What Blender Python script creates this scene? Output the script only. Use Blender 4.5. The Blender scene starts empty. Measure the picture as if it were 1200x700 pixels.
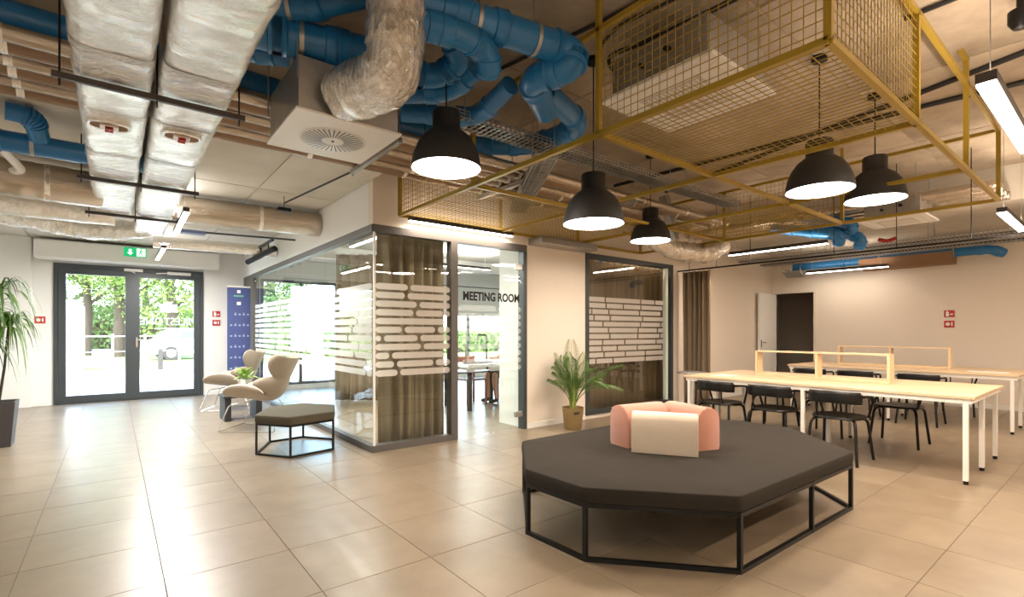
import bpy, bmesh, math, random
from mathutils import Vector, Matrix
random.seed(7)
PI = math.pi
sc = bpy.context.scene
COL = sc.collection

# ------------------------------------------------------------------ camera
F, HZ, YAW, EYE = 585.0, 389.0, 0.6725, 1.277          # focal length in px of a 1200x700 frame, horizon row, yaw, eye height
cd = bpy.data.cameras.new('camera'); cam = bpy.data.objects.new('camera', cd); COL.objects.link(cam)
cam.location = (0, 0, EYE); cam.rotation_euler = (PI/2, 0, -YAW)
cd.sensor_width = 36; cd.lens = 36*F/1200; cd.shift_y = (HZ-350)/1200; cd.clip_start = 0.05; cd.clip_end = 400
sc.camera = cam

# ------------------------------------------------------------------ sky, sun, exposure
w = bpy.data.worlds.new('world'); sc.world = w; w.use_nodes = True
nt = w.node_tree; bg = nt.nodes['Background']
sky = nt.nodes.new('ShaderNodeTexSky'); sky.sky_type = 'NISHITA'; sky.sun_disc = False
sky.sun_elevation = math.radians(52); sky.sun_rotation = math.radians(200); sky.air_density = 1.0; sky.dust_density = 3.0
nt.links.new(sky.outputs[0], bg.inputs[0]); bg.inputs[1].default_value = 2.6
sd = bpy.data.lights.new('sun', 'SUN'); sd.energy = 3.5; sd.angle = 0.02; sd.color = (1, .96, .88)
so = bpy.data.objects.new('sun', sd); COL.objects.link(so); so.rotation_euler = (math.radians(38), 0, math.radians(-25)); so.location = (0, 0, 30)
sc.view_settings.view_transform = 'Standard'; sc.view_settings.look = 'None'
sc.view_settings.gamma = 1; sc.view_settings.use_curve_mapping = False
sc.view_settings.exposure = 0.35
LED_W, PEND_W, FILL_W = 28.0, 25.0, 40.0
LED_COL, PEND_COL, COOL_COL = (1, .80, .62), (1, .82, .66), (1, .97, .93)

# ------------------------------------------------------------------ helpers
CY, SY = math.cos(YAW), math.sin(YAW)
def _ray(px, py):
    r = (px-600)/F; return Vector((SY+r*CY, CY-r*SY, (HZ-py)/F))
def atz(px, py, z):
    d = _ray(px, py); t = (z-EYE)/d.z; return Vector((d.x*t, d.y*t, z))
def aty(px, py, y):
    d = _ray(px, py); t = y/d.y; return Vector((d.x*t, y, EYE+d.z*t))
def atx(px, py, x):
    d = _ray(px, py); t = x/d.x; return Vector((x, d.y*t, EYE+d.z*t))
def atd(px, py, t):
    d = _ray(px, py); return Vector((d.x*t, d.y*t, EYE+d.z*t))

class MB:
    def __init__(s): s.v = []; s.f = []
    def add(s, vs, fs):
        b = len(s.v); s.v += [tuple(v) for v in vs]; s.f += [tuple(i+b for i in f) for f in fs]; return s
    def box(s, x0, y0, z0, x1, y1, z1):
        return s.add([(x0,y0,z0),(x1,y0,z0),(x1,y1,z0),(x0,y1,z0),(x0,y0,z1),(x1,y0,z1),(x1,y1,z1),(x0,y1,z1)],
                     [(0,3,2,1),(4,5,6,7),(0,1,5,4),(1,2,6,5),(2,3,7,6),(3,0,4,7)])
    def obox(s, c, size, M=None):
        M = M or Matrix.Identity(3); c = Vector(c); hx, hy, hz = size[0]/2, size[1]/2, size[2]/2
        vs = [c + M @ Vector(p) for p in [(-hx,-hy,-hz),(hx,-hy,-hz),(hx,hy,-hz),(-hx,hy,-hz),(-hx,-hy,hz),(hx,-hy,hz),(hx,hy,hz),(-hx,hy,hz)]]
        return s.add(vs, [(0,3,2,1),(4,5,6,7),(0,1,5,4),(1,2,6,5),(2,3,7,6),(3,0,4,7)])
    def tube(s, path, r, n=8, closed=False, cap=True, prof=None, up=None):
        path = [Vector(p) for p in path]; m = len(path)
        rs = r if isinstance(r, (list, tuple)) else [r]*m
        if prof is None: prof = [(math.cos(2*PI*k/n), math.sin(2*PI*k/n)) for k in range(n)]
        n = len(prof); vs = []; prev = None
        for i, p in enumerate(path):
            if closed: t = path[(i+1) % m]-path[i-1]
            else: t = path[min(i+1, m-1)]-path[max(i-1, 0)]
            t = t.normalized() if t.length > 1e-9 else Vector((0,0,1))
            if prev is None:
                a = Vector(up) if up else (Vector((0,0,1)) if abs(t.z) < .9 else Vector((1,0,0)))
                u = t.cross(a)
                if u.length < 1e-6: u = t.cross(Vector((0,1,0)))
                u.normalize()
            else:
                u = prev - t*prev.dot(t); u.normalize()
            prev = u; v = u.cross(t)*-1
            vs += [p + (u*a*rs[i] + v*b*rs[i]) for a, b in prof]
        fs = []
        for i in range(m if closed else m-1):
            j = (i+1) % m
            for k in range(n):
                k2 = (k+1) % n; fs.append((i*n+k, j*n+k, j*n+k2, i*n+k2))
        if cap and not closed:
            fs.append(tuple(range(n))); fs.append(tuple((m-1)*n+k for k in reversed(range(n))))
        return s.add(vs, fs)
    def bar(s, a, b, wd, up=None):
        q = math.sqrt(.5)*wd; return s.tube([a, b], q, prof=[(1,1),(-1,1),(-1,-1),(1,-1)] and [(.7071,.7071),(-.7071,.7071),(-.7071,-.7071),(.7071,-.7071)], up=up)
    def lathe(s, prof, c=(0,0,0), n=24, cap=False, M=None):
        vs = []; c = Vector(c)
        for r, z in prof:
            for k in range(n):
                p = Vector((r*math.cos(2*PI*k/n), r*math.sin(2*PI*k/n), z))
                if M: p = M @ p
                vs.append(c+p)
        fs = []
        for i in range(len(prof)-1):
            for k in range(n):
                k2 = (k+1) % n; fs.append((i*n+k, i*n+k2, (i+1)*n+k2, (i+1)*n+k))
        if cap:
            fs.append(tuple(reversed(range(n)))); fs.append(tuple((len(prof)-1)*n+k for k in range(n)))
        return s.add(vs, fs)
    def prism(s, poly, z0, z1, f=None):
        n = len(poly); g = f or (lambda x, y, z: (x, y, z))
        vs = [g(x, y, z0) for x, y in poly]+[g(x, y, z1) for x, y in poly]
        fs = [tuple(reversed(range(n))), tuple(range(n, 2*n))]+[(k, (k+1) % n, n+(k+1) % n, n+k) for k in range(n)]
        return s.add(vs, fs)
    def grid(s, fn, nu, nv, wrapu=False, wrapv=False):
        vs = [fn(i/(nu if wrapu else nu-1), j/(nv if wrapv else nv-1)) for i in range(nu) for j in range(nv)]
        fs = []
        for i in range(nu if wrapu else nu-1):
            for j in range(nv if wrapv else nv-1):
                i2 = (i+1) % nu; j2 = (j+1) % nv
                fs.append((i*nv+j, i2*nv+j, i2*nv+j2, i*nv+j2))
        return s.add(vs, fs)

def fillet(path, r, seg=5):
    path = [Vector(p) for p in path]; out = [path[0]]
    for i in range(1, len(path)-1):
        a, b, c = path[i-1], path[i], path[i+1]
        d1 = (a-b); d2 = (c-b); rr = min(r, d1.length*.48, d2.length*.48)
        p = b+d1.normalized()*rr; q = b+d2.normalized()*rr
        for k in range(seg+1):
            t = k/seg; out.append(p*(1-t)**2+b*2*t*(1-t)+q*t*t)
    out.append(path[-1]); return out

ORG = {}
def _mesh(name, mb, m, off, smooth, fix):
    me = bpy.data.meshes.new(name)
    me.from_pydata([(v[0]-off[0], v[1]-off[1], v[2]-off[2]) for v in mb.v], [], mb.f)
    if fix:
        bm = bmesh.new(); bm.from_mesh(me); bmesh.ops.recalc_face_normals(bm, faces=bm.faces); bm.to_mesh(me); bm.free()
    if m: me.materials.append(m)
    if smooth:
        me.shade_smooth()
        me.set_sharp_from_angle(angle=math.radians(smooth if smooth is not True else 38))
    return me
def part(name, mb, m, parent=None, smooth=False, bevel=0, sub=0, label=None, kind=None, fix=True, solid=0):
    """one mesh object; geometry is given in world coordinates, stored relative to its thing's origin"""
    off = ORG.get(parent.name, (0,0,0)) if parent else (0,0,0)
    me = _mesh(name, mb, m, off, smooth, fix)
    o = bpy.data.objects.new(name, me); COL.objects.link(o)
    if parent: o.parent = parent
    ORG[o.name] = off
    if solid:
        md = o.modifiers.new('solid', 'SOLIDIFY'); md.thickness = solid; md.offset = 0
    if bevel:
        md = o.modifiers.new('bevel', 'BEVEL'); md.width = bevel; md.segments = 2; md.limit_method = 'ANGLE'; md.angle_limit = math.radians(40)
    if sub:
        md = o.modifiers.new('sub', 'SUBSURF'); md.levels = sub; md.render_levels = sub
    if label: o['label'] = label
    if kind: o['kind'] = kind
    return o
def thing(name, label, cat, loc=(0,0,0), group=None):
    o = bpy.data.objects.new(name, None); COL.objects.link(o); o.location = loc; o.empty_display_size = .1
    o['label'] = label; o['category'] = cat
    if group: o['group'] = group
    ORG[o.name] = tuple(loc); return o
def solo(name, mb, m, label, cat, group=None, loc=(0,0,0), **k):
    """a thing that is a single mesh"""
    me = _mesh(name, mb, m, loc, k.get('smooth', False), True)
    o = bpy.data.objects.new(name, me); COL.objects.link(o); o.location = loc; ORG[o.name] = tuple(loc)
    if k.get('bevel'):
        md = o.modifiers.new('bevel', 'BEVEL'); md.width = k['bevel']; md.segments = 2; md.limit_method = 'ANGLE'
    if k.get('sub'):
        md = o.modifiers.new('sub', 'SUBSURF'); md.levels = k['sub']; md.render_levels = k['sub']
    o['label'] = label; o['category'] = cat
    if group: o['group'] = group
    return o
def struct(name, mb, m, parent=None, **k):
    o = part(name, mb, m, parent, **k)
    if not parent: o['kind'] = 'structure'
    return o
def copy_tree(o, parent=None):
    c = o.copy(); COL.objects.link(c)
    if parent: c.parent = parent
    for ch in list(o.children): copy_tree(ch, c)
    return c
def dup(root, loc, rotz=None, label=None, group=None):
    c = copy_tree(root); c.location = loc
    if rotz is not None: c.rotation_euler = (0, 0, rotz)
    if label: c['label'] = label
    if group: c['group'] = group
    return c
def light_child(parent, name, kind, loc, energy, color, **k):
    d = bpy.data.lights.new(name, kind); d.energy = energy; d.color = color
    if kind == 'AREA':
        d.shape = k.get('shape', 'RECTANGLE'); d.size = k['size']; d.size_y = k.get('size_y', k['size'])
    else: d.shadow_soft_size = k.get('size', .1)
    o = bpy.data.objects.new(name, d); COL.objects.link(o); o.parent = parent
    off = ORG.get(parent.name, (0,0,0)); o.location = Vector(loc)-Vector(off)
    o.rotation_euler = k.get('rot', (0,0,0)); return o

# ------------------------------------------------------------------ materials
def mat(name, col, rough=.6, metal=0, spec=.5, noise=None, bump=None, emit=None, coat=0, sheen=0, coords='Object', alpha=1, trans=0, rand=0):
    """noise=(scale, amount, second colour)  bump=(scale, strength, distance, kind)"""
    m = bpy.data.materials.new(name); m.use_nodes = True; n = m.node_tree.nodes; L = m.node_tree.links
    b = n['Principled BSDF']
    b.inputs['Base Color'].default_value = (*col, 1); b.inputs['Roughness'].default_value = rough
    b.inputs['Metallic'].default_value = metal; b.inputs['Specular IOR Level'].default_value = spec
    if coat: b.inputs['Coat Weight'].default_value = coat; b.inputs['Coat Roughness'].default_value = .1
    if sheen: b.inputs['Sheen Weight'].default_value = sheen; b.inputs['Sheen Roughness'].default_value = .5
    if trans: b.inputs['Transmission Weight'].default_value = trans
    b.inputs['Alpha'].default_value = alpha
    tc = n.new('ShaderNodeTexCoord'); vec = tc.outputs[coords]
    if rand:
        oi = n.new('ShaderNodeObjectInfo'); va = n.new('ShaderNodeVectorMath'); va.operation = 'ADD'
        mu = n.new('ShaderNodeMath'); mu.operation = 'MULTIPLY'; mu.inputs[1].default_value = 57.
        L.new(oi.outputs['Random'], mu.inputs[0]); cx = n.new('ShaderNodeCombineXYZ')
        L.new(mu.outputs[0], cx.inputs[0]); L.new(mu.outputs[0], cx.inputs[1])
        L.new(vec, va.inputs[0]); L.new(cx.outputs[0], va.inputs[1]); vec = va.outputs[0]
    base = None
    if noise:
        nz = n.new('ShaderNodeTexNoise'); nz.inputs['Scale'].default_value = noise[0]; nz.inputs['Detail'].default_value = 6
        nz.inputs['Roughness'].default_value = .62
        L.new(vec, nz.inputs['Vector'])
        cr = n.new('ShaderNodeValToRGB'); cr.color_ramp.elements[0].position = .5-noise[1]; cr.color_ramp.elements[1].position = .5+noise[1]
        cr.color_ramp.elements[0].color = (*noise[2], 1); cr.color_ramp.elements[1].color = (*col, 1)
        L.new(nz.outputs['Fac'], cr.inputs['Fac']); base = cr.outputs[0]
    if rand:
        hs = n.new('ShaderNodeHueSaturation'); mr = n.new('ShaderNodeMapRange')
        mr.inputs['To Min'].default_value = 1-rand; mr.inputs['To Max'].default_value = 1+rand
        L.new(oi.outputs['Random'], mr.inputs['Value']); L.new(mr.outputs[0], hs.inputs['Value'])
        if base is not None: L.new(base, hs.inputs['Color'])
        else: hs.inputs['Color'].default_value = (*col, 1)
        base = hs.outputs[0]
    if base is not None: L.new(base, b.inputs['Base Color'])
    if bump:
        if bump[3] == 'voronoi':
            t = n.new('ShaderNodeTexVoronoi'); t.feature = 'F1'; o = t.outputs['Distance']
        elif bump[3] == 'wave':
            t = n.new('ShaderNodeTexWave'); o = t.outputs['Fac']; t.inputs['Distortion'].default_value = 3
        else:
            t = n.new('ShaderNodeTexNoise'); t.inputs['Detail'].default_value = 5; o = t.outputs['Fac']
        t.inputs['Scale'].default_value = bump[0]; L.new(vec, t.inputs['Vector'])
        bp = n.new('ShaderNodeBump'); bp.inputs['Strength'].default_value = bump[1]; bp.inputs['Distance'].default_value = bump[2]
        L.new(o, bp.inputs['Height']); L.new(bp.outputs[0], b.inputs['Normal'])
    if emit:
        b.inputs['Emission Color'].default_value = (*emit[0], 1); b.inputs['Emission Strength'].default_value = emit[1]
    return m
def glass_mat(name, tint=(.93, .97, .95), r0=.035, k=.7):
    m = bpy.data.materials.new(name); m.use_nodes = True; n = m.node_tree.nodes; L = m.node_tree.links
    n.remove(n['Principled BSDF']); out = n['Material Output']
    tr = n.new('ShaderNodeBsdfTransparent'); tr.inputs[0].default_value = (*tint, 1)
    gl = n.new('ShaderNodeBsdfGlossy'); gl.inputs['Roughness'].default_value = .01; gl.inputs[0].default_value = (1, 1, 1, 1)
    lw = n.new('ShaderNodeLayerWeight'); lw.inputs[0].default_value = .5; pw = n.new('ShaderNodeMath'); pw.operation = 'POWER'; pw.inputs[1].default_value = 5
    ma = n.new('ShaderNodeMath'); ma.operation = 'MULTIPLY_ADD'; ma.inputs[1].default_value = k; ma.inputs[2].default_value = r0; mx = n.new('ShaderNodeMixShader')
    L.new(lw.outputs['Facing'], pw.inputs[0]); L.new(pw.outputs[0], ma.inputs[0]); L.new(ma.outputs[0], mx.inputs[0]); L.new(tr.outputs[0], mx.inputs[1]); L.new(gl.outputs[0], mx.inputs[2]); L.new(mx.outputs[0], out.inputs[0])
    return m
def film_mat(name, col, opacity):
    m = bpy.data.materials.new(name); m.use_nodes = True; n = m.node_tree.nodes; L = m.node_tree.links
    n.remove(n['Principled BSDF']); out = n['Material Output']
    tr = n.new('ShaderNodeBsdfTransparent'); df = n.new('ShaderNodeBsdfDiffuse'); df.inputs[0].default_value = (*col, 1)
    tl = n.new('ShaderNodeBsdfTranslucent'); tl.inputs[0].default_value = (*col, 1)
    m1 = n.new('ShaderNodeMixShader'); m1.inputs[0].default_value = .4; L.new(df.outputs[0], m1.inputs[1]); L.new(tl.outputs[0], m1.inputs[2])
    mx = n.new('ShaderNodeMixShader'); mx.inputs[0].default_value = opacity
    L.new(tr.outputs[0], mx.inputs[1]); L.new(m1.outputs[0], mx.inputs[2]); L.new(mx.outputs[0], out.inputs[0]); return m
def foil_mat(name, col, rough, sx, strength):
    """crinkled aluminium: stretched noise creases over fine voronoi facets"""
    m = bpy.data.materials.new(name); m.use_nodes = True; n = m.node_tree.nodes; L = m.node_tree.links; b = n['Principled BSDF']
    b.inputs['Base Color'].default_value = (*col, 1); b.inputs['Metallic'].default_value = .9; b.inputs['Roughness'].default_value = rough
    tc = n.new('ShaderNodeTexCoord'); mp = n.new('ShaderNodeMapping'); mp.inputs['Scale'].default_value = sx; L.new(tc.outputs['Object'], mp.inputs[0])
    a = n.new('ShaderNodeTexNoise'); a.inputs['Scale'].default_value = 6; a.inputs['Detail'].default_value = 8; a.inputs['Roughness'].default_value = .7; a.inputs['Distortion'].default_value = .8
    v = n.new('ShaderNodeTexVoronoi'); v.inputs['Scale'].default_value = 14; L.new(mp.outputs[0], a.inputs[0]); L.new(mp.outputs[0], v.inputs[0])
    ad = n.new('ShaderNodeMath'); ad.operation = 'MULTIPLY_ADD'; ad.inputs[1].default_value = .35; L.new(v.outputs['Distance'], ad.inputs[0]); L.new(a.outputs['Fac'], ad.inputs[2])
    bp = n.new('ShaderNodeBump'); bp.inputs['Strength'].default_value = strength; bp.inputs['Distance'].default_value = .03
    L.new(ad.outputs[0], bp.inputs['Height']); L.new(bp.outputs[0], b.inputs['Normal']); return m
def grain_mat(name, c1, c2, sc_=(1, 14, 14), rough=.5):
    m = mat(name, c1, rough); n = m.node_tree.nodes; L = m.node_tree.links; b = n['Principled BSDF']
    tc = n.new('ShaderNodeTexCoord'); mp = n.new('ShaderNodeMapping'); mp.inputs['Scale'].default_value = sc_; L.new(tc.outputs['Object'], mp.inputs[0])
    nz = n.new('ShaderNodeTexNoise'); nz.inputs['Scale'].default_value = 6; nz.inputs['Detail'].default_value = 5; L.new(mp.outputs[0], nz.inputs[0])
    cr = n.new('ShaderNodeValToRGB'); cr.color_ramp.elements[0].position = .35; cr.color_ramp.elements[1].position = .7
    cr.color_ramp.elements[0].color = (*c2, 1); cr.color_ramp.elements[1].color = (*c1, 1)
    L.new(nz.outputs[0], cr.inputs[0]); L.new(cr.outputs[0], b.inputs['Base Color']); return m

M = {}
M['tile'] = mat('floor_tile', (.29, .23, .158), .33, spec=.8, noise=(2.6, .26, (.19, .145, .095)), bump=(30, .04, .01, 'noise'), rand=.05)
M['grout'] = mat('grout', (.16, .13, .10), .9)
M['wall'] = mat('wall_paint', (.81, .74, .65), .85, noise=(3, .5, (.785, .715, .625)), bump=(80, .05, .003, 'noise'))
M['wallwhite'] = mat('wall_paint_white', (.84, .84, .81), .85)
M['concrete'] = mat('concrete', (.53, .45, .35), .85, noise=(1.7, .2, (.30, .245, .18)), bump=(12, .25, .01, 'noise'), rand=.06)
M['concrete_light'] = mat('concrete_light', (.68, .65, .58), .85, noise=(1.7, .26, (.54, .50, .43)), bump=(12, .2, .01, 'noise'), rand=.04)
M['dark_frame'] = mat('anthracite_frame', (.045, .055, .06), .4)
M['brown_frame'] = mat('grey_frame', (.10, .095, .09), .45)
M['black'] = mat('black_metal', (.007, .007, .007), .4, spec=.3)
M['black_matte'] = mat('black_matte', (.02, .019, .018), .6)
M['yellow'] = mat('mustard_metal', (.40, .275, .035), .36, metal=.3)
M['chrome'] = mat('chrome', (.8, .8, .8), .12, metal=1)
M['steel'] = mat('galvanised_steel', (.52, .51, .49), .38, metal=.85, noise=(9, .3, (.38, .38, .37)))
M['foil'] = foil_mat('foil', (.92, .89, .84), .17, (1.0, 1.3, 1.0), .85)
M['foil_flex'] = foil_mat('foil_flex', (.88, .85, .80), .13, (2.6, 2.6, .9), 1.0)
M['clad'] = foil_mat('pipe_cladding', (.55, .48, .40), .24, (.6, 2, 2), .35)
M['clad_brown'] = foil_mat('pipe_cladding_brown', (.30, .21, .145), .32, (.6, 2, 2), .4)
M['blue'] = mat('blue_plastic', (.018, .20, .50), .28, spec=.6, noise=(4, .4, (.012, .15, .40)))
M['white_plastic'] = mat('white_plastic', (.82, .81, .78), .4)
M['white_metal'] = mat('white_metal', (.80, .78, .74), .4)
M['bench'] = mat('bench_fabric', (.030, .0255, .020), .9, spec=.2, noise=(7, .35, (.022, .0185, .0145)), bump=(160, .25, .002, 'noise'))
M['olive'] = mat('ottoman_fabric', (.085, .075, .052), .9, spec=.2, bump=(160, .2, .002, 'noise'))
M['pink'] = mat('pink_fabric', (.49, .235, .17), .9, sheen=.3, noise=(18, .4, (.42, .195, .14)), bump=(220, .35, .002, 'noise'))
M['cream'] = mat('cream_fabric', (.66, .575, .46), .9, sheen=.2, noise=(18, .4, (.58, .50, .40)), bump=(220, .35, .002, 'noise'))
M['curtain'] = mat('curtain_fabric', (.25, .19, .125), .85, bump=(200, .15, .002, 'noise'))
M['birch'] = grain_mat('birch', (.72, .56, .37), (.64, .48, .30), (10, 1.2, 10), .45)
M['beige_shell'] = mat('shell_fabric', (.37, .305, .235), .75, sheen=.2, bump=(180, .2, .002, 'noise'))
M['glass'] = glass_mat('glass', (.95, .98, .965), .035, .6)
M['glass2'] = glass_mat('glass_reflective', (.86, .86, .82), .10, .7)
M['film'] = film_mat('frosted_film', (.84, .80, .74), .80)
M['film_clear'] = film_mat('frosted_film_thin', (.90, .92, .90), .55)
M['text'] = mat('grey_lettering', (.035, .035, .035), .7, spec=.2)
M['door_text'] = film_mat('white_glass_lettering', (.95, .95, .95), .92)
M['white_text'] = mat('white_lettering', (.85, .85, .85), .6)
M['led'] = mat('led_diffuser', (.9, .9, .9), .5, emit=((1, .93, .86), 9))
M['pend'] = mat('pendant_diffuser', (.9, .9, .9), .5, emit=((1, .94, .87), 9))
M['led_housing'] = mat('led_housing', (.05, .04, .035), .5)
M['green'] = mat('sign_green', (.0, .30, .11), .5, emit=((0, .42, .15), .7))
M['sign_white'] = mat('sign_white', (.85, .9, .86), .5, emit=((.8, 1, .85), .7))
M['red'] = mat('sign_red', (.48, .03, .02), .5)
M['navy'] = mat('banner_navy', (.05, .07, .21), .5)
M['logo'] = mat('banner_print', (.32, .38, .52), .5)
M['logo_green'] = mat('banner_green', (.15, .42, .28), .5)
M['leaf'] = mat('palm_leaf', (.10, .20, .03), .45, noise=(6, .3, (.055, .13, .02)), rand=.2)
M['leaf_pale'] = mat('leaf_pale', (.28, .42, .09), .45, rand=.2)
M['stem'] = mat('green_stem', (.26, .32, .07), .5)
M['bark'] = mat('bark', (.055, .042, .03), .9, noise=(6, .3, (.03, .023, .016)), bump=(20, .5, .02, 'noise'))
M['tree1'] = mat('tree_leaves', (.085, .165, .025), .6, noise=(.8, .3, (.04, .09, .015)))
M['tree2'] = mat('tree_leaves_light', (.15, .23, .04), .6, noise=(.8, .3, (.07, .13, .02)))
M['basket'] = mat('wicker', (.42, .30, .13), .7, noise=(30, .4, (.30, .20, .08)), bump=(60, .8, .006, 'wave'))
M['pot_dark'] = mat('grey_planter', (.055, .05, .048), .5)
M['soil'] = mat('soil', (.05, .035, .025), .95)
M['grass'] = mat('grass', (.13, .20, .045), .9, noise=(.7, .3, (.20, .25, .08)))
M['paving'] = mat('paving', (.50, .485, .45), .85, noise=(.5, .4, (.44, .42, .39)))
M['asphalt'] = mat('asphalt', (.16, .16, .16), .9)
M['render_white'] = mat('outdoor_white_render', (.80, .80, .78), .85)
M['car_blue'] = mat('car_paint_blue', (.03, .06, .16), .25, coat=1)
M['car_dark'] = mat('car_paint_dark', (.03, .045, .06), .25, coat=1)
M['car_white'] = mat('car_paint_white', (.75, .76, .76), .25, coat=1)
M['car_glass'] = mat('car_glass', (.03, .04, .05), .08)
M['rubber'] = mat('rubber', (.02, .02, .02), .8)
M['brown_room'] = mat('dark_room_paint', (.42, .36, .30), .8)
M['skin'] = mat('skin', (.52, .29, .19), .55)
M['shirt'] = mat('shirt', (.72, .72, .68), .85)
M['shorts'] = mat('shorts', (.06, .075, .075), .85)
M['hair'] = mat('hair', (.03, .02, .015), .6)
M['redwood'] = mat('reddish_wood', (.26, .07, .045), .45)
M['cardboard'] = mat('rockwool_brown', (.28, .17, .10), .9)

# ------------------------------------------------------------------ floor
YM = 5.03; YB = 11.75; XR = 11.34; XG = 2.13; YFRONT = -3.2; XL = -2.3
ZC, ZL, ZRR = 3.40, 2.88, 2.95
floor = struct('floor', MB().box(XL-.1, YFRONT-.1, -.15, XR+1.6, YB+.15, -.003), M['grout'])
x0, y0, T = -.40, .10, .60
inv_fx = []
for i in range(-3, 20):
    for j in range(-6, 20):
        ax, ay = x0+i*T, y0+j*T
        bx_, by_ = ax+T, ay+T
        cx_, cy_ = max(ax, XL)+.002, max(ay, YFRONT)+.002
        dx_, dy_ = min(bx_, XR)-.002, min(by_, YB)-.002
        if dx_-cx_ < .03 or dy_-cy_ < .03: continue
        mx_, my_ = (cx_+dx_)/2, (cy_+dy_)/2
        d = mx_*SY+my_*CY; u = 600+F*(mx_*CY-my_*SY)/max(d, .01)
        vis = d > 1.6 and -120 < u < 1320 and not (my_ > YM+.3 and mx_ > 5.0)
        inv_fx.append((not vis, d, cx_, cy_, dx_, dy_))
inv_fx.sort()
tile_me = {}; rest = MB()
for k, (nv, d, a, b, c, e) in enumerate(inv_fx):
    if k < 300 and not nv:
        key = (round(c-a, 3), round(e-b, 3))
        if key not in tile_me:
            s1, s2 = (c-a)/2, (e-b)/2; bv = .0006
            mb = MB().add([(-s1,-s2,-.006),(s1,-s2,-.006),(s1,s2,-.006),(-s1,s2,-.006),(-s1,-s2,-bv),(s1,-s2,-bv),(s1,s2,-bv),(-s1,s2,-bv),
                           (-s1+bv,-s2+bv,0),(s1-bv,-s2+bv,0),(s1-bv,s2-bv,0),(-s1+bv,s2-bv,0)],
                          [(0,1,5,4),(1,2,6,5),(2,3,7,6),(3,0,4,7),(4,5,9,8),(5,6,10,9),(6,7,11,10),(7,4,8,11),(8,9,10,11)])
            tile_me[key] = _mesh('tile', mb, M['tile'], (0,0,0), False, True)
        o = bpy.data.objects.new('tile', tile_me[key]); COL.objects.link(o); o.parent = floor
        o.location = ((a+c)/2, (b+e)/2, 0)
    else:
        rest.box(a, b, -.006, c, e, 0)
part('tile', rest, M['tile'], floor, kind='stuff')

# ------------------------------------------------------------------ walls
def wall_y(name, y, th, x0, x1, z0, z1, holes, m):
    """wall in a plane of constant y with rectangular holes (hx0,hx1,hz0,hz1)"""
    mb = MB(); xs = sorted({x0, x1, *[h[0] for h in holes], *[h[1] for h in holes]}); zs = sorted({z0, z1, *[h[2] for h in holes], *[h[3] for h in holes]})
    for a, b in zip(xs, xs[1:]):
        for c, d in zip(zs, zs[1:]):
            cx, cz = (a+b)/2, (c+d)/2
            if any(h[0] < cx < h[1] and h[2] < cz < h[3] for h in holes): continue
            mb.box(a, y, c, b, y+th, d)
    return struct(name, mb, m)
def wall_x(name, x, th, y0, y1, z0, z1, holes, m):
    mb = MB(); ys = sorted({y0, y1, *[h[0] for h in holes], *[h[1] for h in holes]}); zs = sorted({z0, z1, *[h[2] for h in holes], *[h[3] for h in holes]})
    for a, b in zip(ys, ys[1:]):
        for c, d in zip(zs, zs[1:]):
            cy, cz = (a+b)/2, (c+d)/2
            if any(h[0] < cy < h[1] and h[2] < cz < h[3] for h in holes): continue
            mb.box(x, a, c, x+th, b, d)
    return struct(name, mb, m)
ED0, ED1, EDH = -.83, 1.40, 2.48
wall_y('wall_back', YB, .2, XL, 9.4, -.1, 3.6, [(ED0, ED1, -.1, EDH), (2.45, 4.12, .10, 2.42), (6.5, 9.1, .10, 2.55)], M['wallwhite'])
wall_y('wall_middle', YM, .12, XG, XR+.1, -.1, 3.6, [(XG, 4.25, -.1, 2.415), (5.37, 7.56, .05, 2.43)], M['wall'])
wall_x('wall_right', XR, .16, YFRONT, YM+.12, -.1, 3.6, [(4.20, 4.98, -.1, 2.10)], M['wall'])
wall_x('wall_left', XL-.12, .12, YFRONT, YB, -.1, 3.6, [], M['wallwhite'])
wall_y('wall_front', YFRONT-.12, .12, XL-.12, XR+.16, -.1, 3.6, [], M['wall'])
wall_x('wall_partition', XG, .12, YM+.12, YB, 2.415, 3.6, [], M['wallwhite'])
struct('wall_partition_end', MB().box(XG, 10.86, -.1, XG+.12, YB, 2.415), M['brown_frame'])
struct('wall_inner_right', MB().box(4.25, YM+.12, -.1, 4.33, 5.62, 3.6), M['wallwhite'])
struct('wall_inner_back', MB().box(5.0, 6.3, -.1, 9.3, 6.4, 3.6).box(5.0, YM+.12, -.1, 5.08, 6.3, 3.6).box(7.8, YM+.12, -.1, 7.88, 6.3, 3.6), M['wallwhite'])
struct('wall_inner_far', MB().box(9.3, 6.3, -.1, 9.4, YB, 3.6), M['wallwhite'])
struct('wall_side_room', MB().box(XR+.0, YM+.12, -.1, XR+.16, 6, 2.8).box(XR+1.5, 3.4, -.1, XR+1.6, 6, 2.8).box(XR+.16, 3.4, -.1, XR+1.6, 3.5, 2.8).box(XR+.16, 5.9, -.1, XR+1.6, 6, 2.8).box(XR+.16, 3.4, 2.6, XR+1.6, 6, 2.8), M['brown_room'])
struct('trim_1', MB().box(XL, YB-.09, 0, -1.10, YB, 2.88), M['wallwhite'])
# baseboards
struct('baseboard_middle', MB().box(4.25, YM-.012, 0, 5.36, YM, .07).box(7.57, YM-.012, 0, XR, YM, .07), M['wallwhite'])
struct('baseboard_right', MB().box(XR-.012, YFRONT, 0, XR, 4.14, .07), M['wallwhite'])
struct('baseboard_back', MB().box(-1.10, YB-.012, 0, ED0-.02, YB, .07).box(ED1+.02, YB-.012, 0, XG, YB, .07), M['wallwhite'])
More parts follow.
